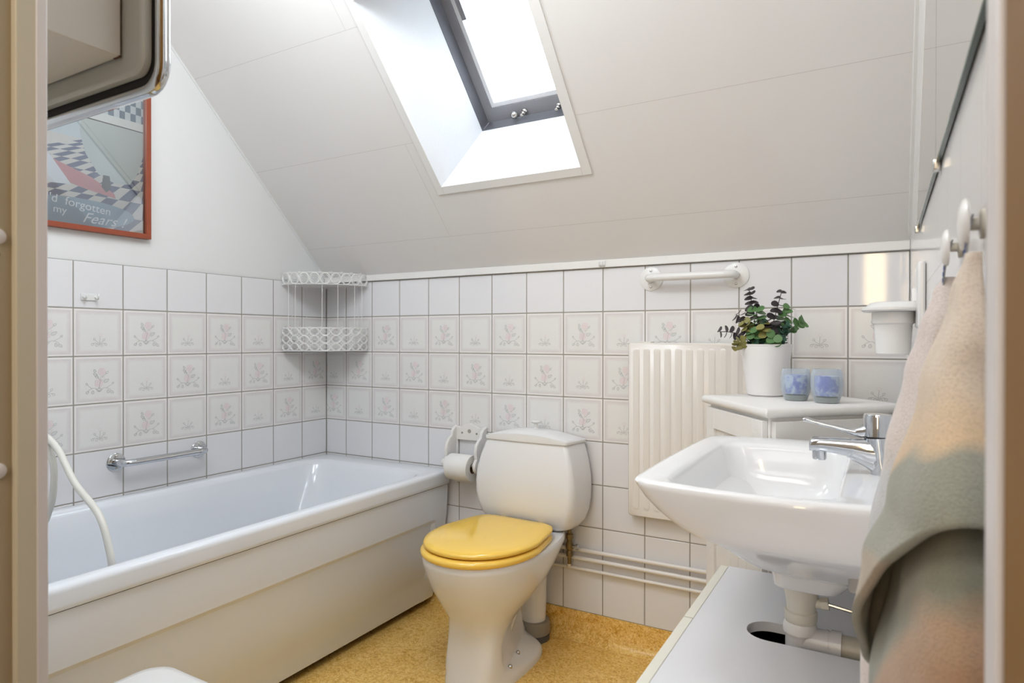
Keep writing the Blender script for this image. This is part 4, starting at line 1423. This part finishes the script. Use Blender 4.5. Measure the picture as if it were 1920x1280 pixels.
# ------------------------------------------------------------------ washbasin
WB = thing('washbasin', 'white porcelain washbasin on the right wall above the low white cabinet', 'washbasin', (2.05, -0.86, 0.84))
XW = 2.2555
def br(x0, x1, y0, y1, r, z, bx=0.0, by=0.0, by1=None):
    return rrect(x0, x1, y0, y1, r, z, bow=(bx, 0, by, by if by1 is None else by1))
b = MB()
rg = [br(2.020, XW, -0.98, -0.735, 0.05, 0.682), br(1.985, XW, -1.03, -0.68, 0.07, 0.702), br(1.958, XW, -1.085, -0.625, 0.06, 0.740, 0.004, 0.008),
      br(1.938, XW, -1.118, -0.597, 0.05, 0.761, 0.005, 0.014), br(1.926, XW, -1.124, -0.592, 0.045, 0.767, 0.006, 0.016), br(1.902, XW, -1.126, -0.589, 0.042, 0.780, 0.006, 0.020), br(1.878, XW, -1.127, -0.587, 0.038, 0.798, 0.006, 0.023), br(1.860, XW, -1.128, -0.586, 0.034, 0.816, 0.006, 0.026),
      br(1.847, XW, -1.128, -0.584, 0.030, 0.834, 0.006, 0.028), br(1.843, XW, -1.128, -0.584, 0.028, 0.8415, 0.006, 0.028), br(1.846, XW - 0.002, -1.124, -0.588, 0.026, 0.8455, 0.006, 0.028), br(1.853, XW - 0.006, -1.117, -0.595, 0.026, 0.847, 0.006, 0.028),
      br(1.882, 2.142, -1.092, -0.628, 0.036, 0.8405, 0.004, 0.022, 0.012), br(1.888, 2.137, -1.087, -0.633, 0.036, 0.8375, 0.004, 0.022, 0.012), br(1.892, 2.133, -1.083, -0.637, 0.036, 0.830, 0.004, 0.022, 0.012), br(1.903, 2.129, -1.076, -0.641, 0.040, 0.79, 0.004, 0.020, 0.011),
      br(1.918, 2.124, -1.066, -0.648, 0.045, 0.755, 0.003, 0.014, 0.009), br(1.945, 2.112, -1.035, -0.672, 0.05, 0.730, 0.002, 0.006, 0.004), br(1.985, 2.085, -0.96, -0.75, 0.04, 0.720), br(2.02, 2.06, -0.89, -0.83, 0.015, 0.718)]
b.loft(rg)
b.build('basin', m_porc, WB, sharp=70)
b = MB()
b.loft([rrect(2.034, 2.122, -0.918, -0.805, 0.03, 0.638), rrect(2.026, 2.135, -0.930, -0.795, 0.03, 0.643), rrect(2.024, 2.160, -0.935, -0.785, 0.03, 0.672), rrect(2.024, 2.172, -0.935, -0.785, 0.03, 0.70)])
b.build('drain_boss', m_porc, WB, sharp=60)
b = MB()
b.loft([rrect(2.150, XW, -1.06, -0.66, 0.01, 0.70), rrect(2.15, XW, -1.08, -0.64, 0.01, 0.765)])
b.build('wall_bracket', m_stain, WB, bevel=0.003)
b = MB()
b.lathe([(0.021, 0.7182), (0.021, 0.720), (0.017, 0.721), (0.015, 0.7192)], (2.04, -0.86, 0), 'z', 20)
b.build('drain_ring', m_chrome, WB)

# mixer tap
FA = thing('basin_mixer_tap', 'chrome single-lever mixer tap on the washbasin', 'tap', (2.19, -0.872, 0.84))
fy = -0.872
b = MB()
b.tube([(2.194, fy, 0.832), (2.193, fy, 0.846), (2.189, fy, 0.872), (2.186, fy, 0.9045)], [0.0205, 0.0185, 0.0185, 0.0212], 24, smooth=5)
def sec(x, zc, hw, hh, k=3.0, n=20):
    out = []
    for q in range(n):
        a = 2 * pi * q / n
        e = 2 / k
        out.append(Vector((x, fy + hw * abs(cos(a)) ** e * (1 if cos(a) >= 0 else -1), zc + hh * abs(sin(a)) ** e * (1 if sin(a) >= 0 else -1))))
    return out
b.loft([sec(2.192, 0.878, 0.018, 0.024), sec(2.172, 0.880, 0.018, 0.021), sec(2.150, 0.884, 0.0175, 0.0165), sec(2.125, 0.886, 0.0170, 0.0140), sec(2.100, 0.887, 0.0168, 0.0122), sec(2.086, 0.886, 0.0165, 0.0120), sec(2.082, 0.884, 0.0150, 0.0100)])
b.loft([sec(2.197, 0.850, 0.0150, 0.012), sec(2.182, 0.860, 0.0150, 0.016), sec(2.165, 0.868, 0.0140, 0.013), sec(2.140, 0.876, 0.0130, 0.008)])
b.build('spout_body', m_chrome, FA, sharp=60)
b = MB()
b.lathe([(0.0105, -0.030), (0.0115, -0.027), (0.0115, -0.014), (0.012, -0.008)], (2.097, fy, 0.890), 'z', 18)
b.build('aerator', m_chrome, FA)
b = MB()
b.lathe([(0.0200, 0.9045), (0.0200, 0.9062)], (2.1855, fy, 0), 'z', 28)
b.build('gap_ring', m_dark, FA)
b = MB()
b.lathe([(0.0205, 0.9062), (0.0213, 0.9070), (0.0213, 0.940), (0.020, 0.9435), (0.0, 0.9445)], (2.1855, fy, 0), 'z', 32)
b.build('cartridge_cap', m_chrome, FA, sharp=35)
b = MB()
def lsec(x, zc, hw, hh):
    return [Vector((x, fy + hw * cos(2 * pi * q / 16), zc + hh * sin(2 * pi * q / 16))) for q in range(16)]
b.loft([lsec(2.172, 0.917, 0.013, 0.0130), lsec(2.162, 0.9125, 0.0110, 0.0105), lsec(2.152, 0.9110, 0.0095, 0.0070), lsec(2.138, 0.9140, 0.0088, 0.0050), lsec(2.112, 0.9200, 0.0084, 0.0040), lsec(2.086, 0.9258, 0.0084, 0.0036), lsec(2.077, 0.928, 0.0084, 0.0048), lsec(2.0715, 0.928, 0.007, 0.0036)])
b.build('lever', m_chrome, FA, sharp=60)

# low cabinet below the basin
LC = thing('low_cabinet', 'low white laminate cabinet with a pipe cut-out in its top below the washbasin', 'cabinet', (2.07, -1.05, 0))
LZ, LX0, LX1, LY0, LY1 = 0.54, 1.883, 2.2555, -1.58, -0.562
b = MB()
o0 = rrect(LX0, LX1, LY0, LY1, 0.001, LZ - 0.018)
o1 = rrect(LX0, LX1, LY0, LY1, 0.001, LZ)
h1 = rrect(1.977, 2.225, -0.913, -0.830, 0.0405, LZ)
h0 = rrect(1.977, 2.225, -0.913, -0.830, 0.0405, LZ - 0.018)
b.loft([h0, o0, o1, h1, h0], False, False)
b.build('top', m_lamin, LC, sharp=30)
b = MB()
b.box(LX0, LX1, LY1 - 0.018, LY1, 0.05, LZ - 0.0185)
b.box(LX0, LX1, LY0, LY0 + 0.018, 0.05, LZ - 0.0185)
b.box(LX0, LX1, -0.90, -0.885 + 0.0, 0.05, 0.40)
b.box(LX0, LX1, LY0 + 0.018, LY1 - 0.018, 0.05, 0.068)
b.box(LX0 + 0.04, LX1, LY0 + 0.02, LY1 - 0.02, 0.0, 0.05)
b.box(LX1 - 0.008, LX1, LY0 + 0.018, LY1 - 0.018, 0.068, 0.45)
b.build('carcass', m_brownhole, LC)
for y0_, y1_ in ((-0.881, -0.560), (-1.225, -0.885), (-1.58, -1.229)):
    b = MB()
    b.box(1.8635, 1.8815, y0_, y1_, 0.055, LZ - 0.001)
    b.build('door', m_edge, LC, bevel=0.0012)

# waste pipe and trap
WP = thing('sink_drain_pipe', 'white plastic waste pipe between the washbasin and the low cabinet', 'pipe', (2.066, -0.865, 0.55))
wy = -0.865
b = MB()
b.lathe([(0.0245, 0.575), (0.0245, 0.598), (0.0285, 0.622), (0.0285, 0.6385)], (2.068, wy, 0), 'z', 26)
b.tube([(2.085, wy, 0.603), (2.106, wy, 0.606)], 0.009, 14, smooth=0)
b.tube([(2.100, wy, 0.605), (2.112, wy, 0.607)], 0.0115, 6, smooth=0)
b.build('drain_tailpiece', m_cream, WP, sharp=35)
b = MB()
b.lathe([(0.023, 0.566), (0.0255, 0.568), (0.0275, 0.574), (0.0275, 0.586), (0.0255, 0.588)], (2.067, wy, 0), 'z', 26)
b.build('seal_ring', m_cream, WP, sharp=35)
b = MB()
b.lathe([(0.0225, 0.548), (0.0285, 0.549), (0.0285, 0.562), (0.0255, 0.568), (0.022, 0.568)], (2.066, wy, 0), 'z', 12)
b.build('union_nut', m_plastic, WP, sharp=35)
m_tee = P('white_pipe_plastic', (222, 220, 220), 0.2)
b = MB()
b.lathe([(0.0245, 0.485), (0.0245, 0.549)], (2.066, wy, 0), 'z', 26)
b.tube([(2.066, wy, 0.535), (2.122, wy, 0.535)], 0.0235, 22, smooth=0)
b.build('tee', m_tee, WP, sharp=35)
b = MB()
b.tube([(2.116, wy, 0.535), (2.1325, wy, 0.535)], 0.0262, 22, smooth=0)
b.tube([(2.108, wy, 0.535), (2.112, wy, 0.535)], 0.0246, 22, smooth=0)
b.build('collar', m_tee, WP, sharp=35)
b = MB()
b.tube([(2.128, wy, 0.535), (2.222, wy, 0.535)], 0.0215, 22, smooth=0)
b.tube([(2.2219, wy, 0.535), (2.2565, wy, 0.56)], 0.0195, 22, smooth=0)
b.build('outlet_pipe', P('grey_beige_pipe', (196, 190, 174), 0.35), WP, sharp=35)
b = MB()
b.tube([(2.106, wy, 0.606), (2.160, wy, 0.599), (2.225, wy, 0.590)], 0.003, 8, smooth=0)
b.build('pop_up_rod', m_nickel, WP)

# cup in its holder on the right wall
CH = thing('cup_holder', 'white plastic holder plate on the right wall carrying a tooth mug, above the corner cabinet', 'holder', (2.23, -0.70, 1.13))
b = MB()
b.loft([rrect(2.160, XR - 0.001, -0.735, -0.625, 0.035, 1.122), rrect(2.156, XR - 0.001, -0.739, -0.621, 0.038, 1.1245), rrect(2.156, XR - 0.001, -0.739, -0.621, 0.038, 1.1285), rrect(2.164, XR - 0.001, -0.733, -0.627, 0.034, 1.132), rrect(2.170, XR - 0.001, -0.727, -0.633, 0.03, 1.138), rrect(2.178, XR - 0.001, -0.720, -0.640, 0.03, 1.140)])
b.build('plate', m_plastic, CH, sharp=40)
b = MB()
b.box(XR - 0.012, XR - 0.0006, -0.80, -0.66, 1.09, 1.205)
b.build('wall_mount', m_plastic, CH, bevel=0.004)
b = MB()
b.prism([(-0.69, 1.139), (-0.72, 1.139), (-0.705, 1.165)], lambda y, z, h: Vector((h, y, z)), XR - 0.018, XR - 0.011)
b.build('catch', m_plastic, CH, bevel=0.001)
CU = thing('tooth_mug', 'white plastic tooth mug hanging in its wall holder', 'cup', (2.208, -0.68, 1.04))
b = MB()
b.lathe([(0.0, 1.0405), (0.0275, 1.0405), (0.029, 1.042), (0.0325, 1.097), (0.0355, 1.100), (0.0360, 1.1215), (0.0, 1.1215)], (2.209, -0.68, 0), 'z', 36, caps=False)
b.build('mug', m_plastic, CU, sharp=35)

# mirror on the right wall
def mirror_pane(label, poly):
    t = thing('wall_mirror', label, 'mirror', (XR, poly[0][0], poly[0][1]), 'frameless mirror panes on the right wall')
    b = MB()
    b.prism(poly, lambda y, z, h: Vector((h, y, z)), XR - 0.0055, XR - 0.0012, 0)
    b.build('glass_edge', m_glassedge, t)
    cy = sum(p[0] for p in poly) / len(poly)
    cz = sum(p[1] for p in poly) / len(poly)
    b = MB()
    q = [(cy + (y - cy) * 0.996, cz + (z - cz) * 0.996) for y, z in poly]
    b.prism(q, lambda y, z, h: Vector((h, y, z)), XR - 0.0060, XR - 0.0054, 0)
    b.build('mirror_face', m_mirror, t)
    return t
mirror_pane('frameless mirror pane with slanted edge on the right wall, nearest the back wall', [(-0.566, 1.294), (-1.130, 1.294), (-1.130, 1.850)])
mirror_pane('frameless mirror pane on the right wall, nearest the door frame', [(-1.1315, 1.294), (-1.69, 1.294), (-1.69, 2.05), (-1.33, 2.05), (-1.1315, 1.852)])
def clip(label, y, z):
    b = MB()
    b.box(XR - 0.0095, XR - 0.0008, y - 0.008, y + 0.008, z - 0.008, z + 0.007)
    return tag(b.build('mirror_clip', m_nickel, bevel=0.002), label, 'clip', 'clips holding the wall mirror')
clip('small nickel clip at the far lower corner of the wall mirror', -0.572, 1.292)
clip('small nickel clip at the joint between the two mirror panes', -1.131, 1.292)

# towel hooks and towels
def hook(label, y, z, s=1.0):
    t = thing('towel_hook', label, 'hook', (XR, y, z), 'white mushroom hooks for the towels')
    b = MB()
    b.lathe([(0.010 * s, XR - 0.0005), (0.010 * s, XR - 0.003), (0.0042 * s, XR - 0.004), (0.0042 * s, XR - 0.0105)], (0, y, z), 'x', 16)
    b.build('stem', m_cream, t)
    b = MB()
    b.lathe([(0.0042 * s, XR - 0.0100), (0.0165 * s, XR - 0.0105), (0.0172 * s, XR - 0.012), (0.0160 * s, XR - 0.0140), (0.011 * s, XR - 0.0160), (0.0, XR - 0.0170)], (0, y, z), 'x', 28, caps=False)
    b.build('cap', m_plastic, t)
hook('white mushroom hook holding the pale towel, the one nearer the washbasin', -1.390, 1.155)
hook('white mushroom hook holding the striped towel, the one nearer the door frame', -1.548, 1.152, 1.1)

def interp(tab, z):
    # tab sorted by falling z
    if z >= tab[0][0]:
        return tab[0][1]
    for (z0_, v0), (z1_, v1) in zip(tab, tab[1:]):
        if z >= z1_:
            t_ = (z0_ - z) / (z0_ - z1_)
            t_ = t_ * t_ * (3 - 2 * t_)
            return v0 + (v1 - v0) * t_
    return tab[-1][1]
def sheet(yc, tabd, tabw, zt, zb, rip, ph, ns=56, nt=44, xb=XR - 0.004, drift=0.0):
    rows_ = []
    for j in range(nt + 1):
        row = []
        for i in range(ns + 1):
            s = i / ns
            zbot = zb(s)
            z = zt - (zt - zbot) * (j / nt)
            d, w = interp(tabd, z), interp(tabw, z)
            f = sin(pi * s) ** 0.62 if 0 < s < 1 else 0.0
            y = yc + drift * (zt - z) + w * cos(pi * s)
            k = min(1.0, (zt - z) / 0.12)
            x = xb - d * f * (1 + 0.03 * sin(7 * s * pi + ph)) - rip * k * f * (sin(11 * s + ph + 3 * (zt - z)) - 1) * 0.5 * -1 * 0.6
            x = min(x, xb)
            row.append(Vector((x, y + rip * 0.6 * k * sin(9 * s + ph), z)))
        rows_.append(row)
    b = MB()
    b.loft(rows_, False, False, closed=False)
    return b
def loop_band(y, z0_, ytip, ztip, x0_, x1_, parent):
    b = MB()
    n = 10
    vs = []
    for i in range(n + 1):
        t_ = i / n
        c = Vector((x0_ + (x1_ - x0_) * t_ - 0.0015 * sin(pi * t_), y + (ytip - y) * t_, z0_ + (ztip - z0_) * t_))
        vs.append([c + Vector((-0.0007, -0.0055, 0)), c + Vector((-0.0007, 0.0055, 0)), c + Vector((0.0007, 0.0055, 0)), c + Vector((0.0007, -0.0055, 0))])
    b.loft(vs)
    o = b.build('hanging_loop', m_loop, parent)
    b = MB()
    for i in (0.12, 0.22, 0.34, 0.46, 0.6, 0.74, 0.88):
        c = Vector((x0_ + (x1_ - x0_) * i - 0.0015 * sin(pi * i) - 0.0009, y + (ytip - y) * i, z0_ + (ztip - z0_) * i))
        b.box(c.x - 0.0002, c.x + 0.0002, c.y - 0.0057, c.y + 0.0035, c.z - 0.002, c.z + 0.002)
    b.build('blue_print', m_blue, o)

TB = thing('hand_towel', 'pale terry hand towel on the hook nearer the washbasin, behind the striped towel', 'towel', (2.23, -1.40, 1.12), 'terry towels on the right wall')
b = sheet(-1.375, [(1.130, 0.010), (1.115, 0.018), (1.077, 0.030), (1.037, 0.041), (0.955, 0.058), (0.88, 0.071), (0.75, 0.078), (0.55, 0.080)], [(1.13, 0.010), (1.08, 0.03), (1.0, 0.045), (0.85, 0.06), (0.6, 0.065)], 1.128, lambda s: 0.62 + 0.06 * s, 0.004, 0.6)
b.build('cloth', m_towelc, TB, sharp=80, solid=0.004)
loop_band(-1.393, 1.161, -1.380, 1.120, XR - 0.008, XR - 0.014, TB)
TA = thing('hand_towel', 'pastel striped terry hand towel nearest the door frame on the right wall', 'towel', (2.23, -1.53, 1.12), 'terry towels on the right wall')
def zba(s):
    y = -1.575 + 0.14 * cos(pi * s)
    v = 0.775 + 0.72 * (-1.46 - y)
    if y > -1.46:
        v = 0.775 - 0.12 * min(1.0, (y + 1.46) / 0.05)
    return v
b = sheet(-1.56, [(1.130, 0.009), (1.10, 0.018), (1.033, 0.036), (0.953, 0.055), (0.91, 0.070), (0.83, 0.081), (0.70, 0.084)], [(1.13, 0.010), (1.06, 0.042), (0.95, 0.09), (0.80, 0.125)], 1.130, zba, 0.005, 2.2)
b.build('front_layer', m_towela, TA, sharp=80, solid=0.006)
b = sheet(-1.565, [(1.06, 0.004), (1.0, 0.018), (0.90, 0.048), (0.80, 0.066), (0.55, 0.072)], [(1.06, 0.008), (1.0, 0.035), (0.85, 0.10), (0.55, 0.125)], 1.06, lambda s: 0.60, 0.012, 0.9)
b.build('back_layer', m_towelb, TA, sharp=80, solid=0.005)
loop_band(-1.552, 1.158, -1.556, 1.122, XR - 0.008, XR - 0.012, TA)

# white hamper / stool lid in front of the tub
ST_ = thing('laundry_bin', 'white bin with a rounded lid in front of the bathtub, lower left', 'bin', (1.05, -1.48, 0))
b = MB()
b.loft([rrect(0.935, 1.165, -1.60, -1.365, 0.05, 0.0), rrect(0.905, 1.195, -1.63, -1.34, 0.055, 0.37)])
b.build('body', m_plastic, ST_, sharp=40)
b = MB()
b.loft([rrect(0.895, 1.205, -1.64, -1.325, 0.050, 0.3705), rrect(0.888, 1.212, -1.647, -1.318, 0.055, 0.376), rrect(0.888, 1.212, -1.647, -1.318, 0.055, 0.390), rrect(0.894, 1.206, -1.641, -1.324, 0.05, 0.398), rrect(0.91, 1.19, -1.625, -1.34, 0.045, 0.401)])
b.build('lid', m_plastic, ST_, sharp=60)
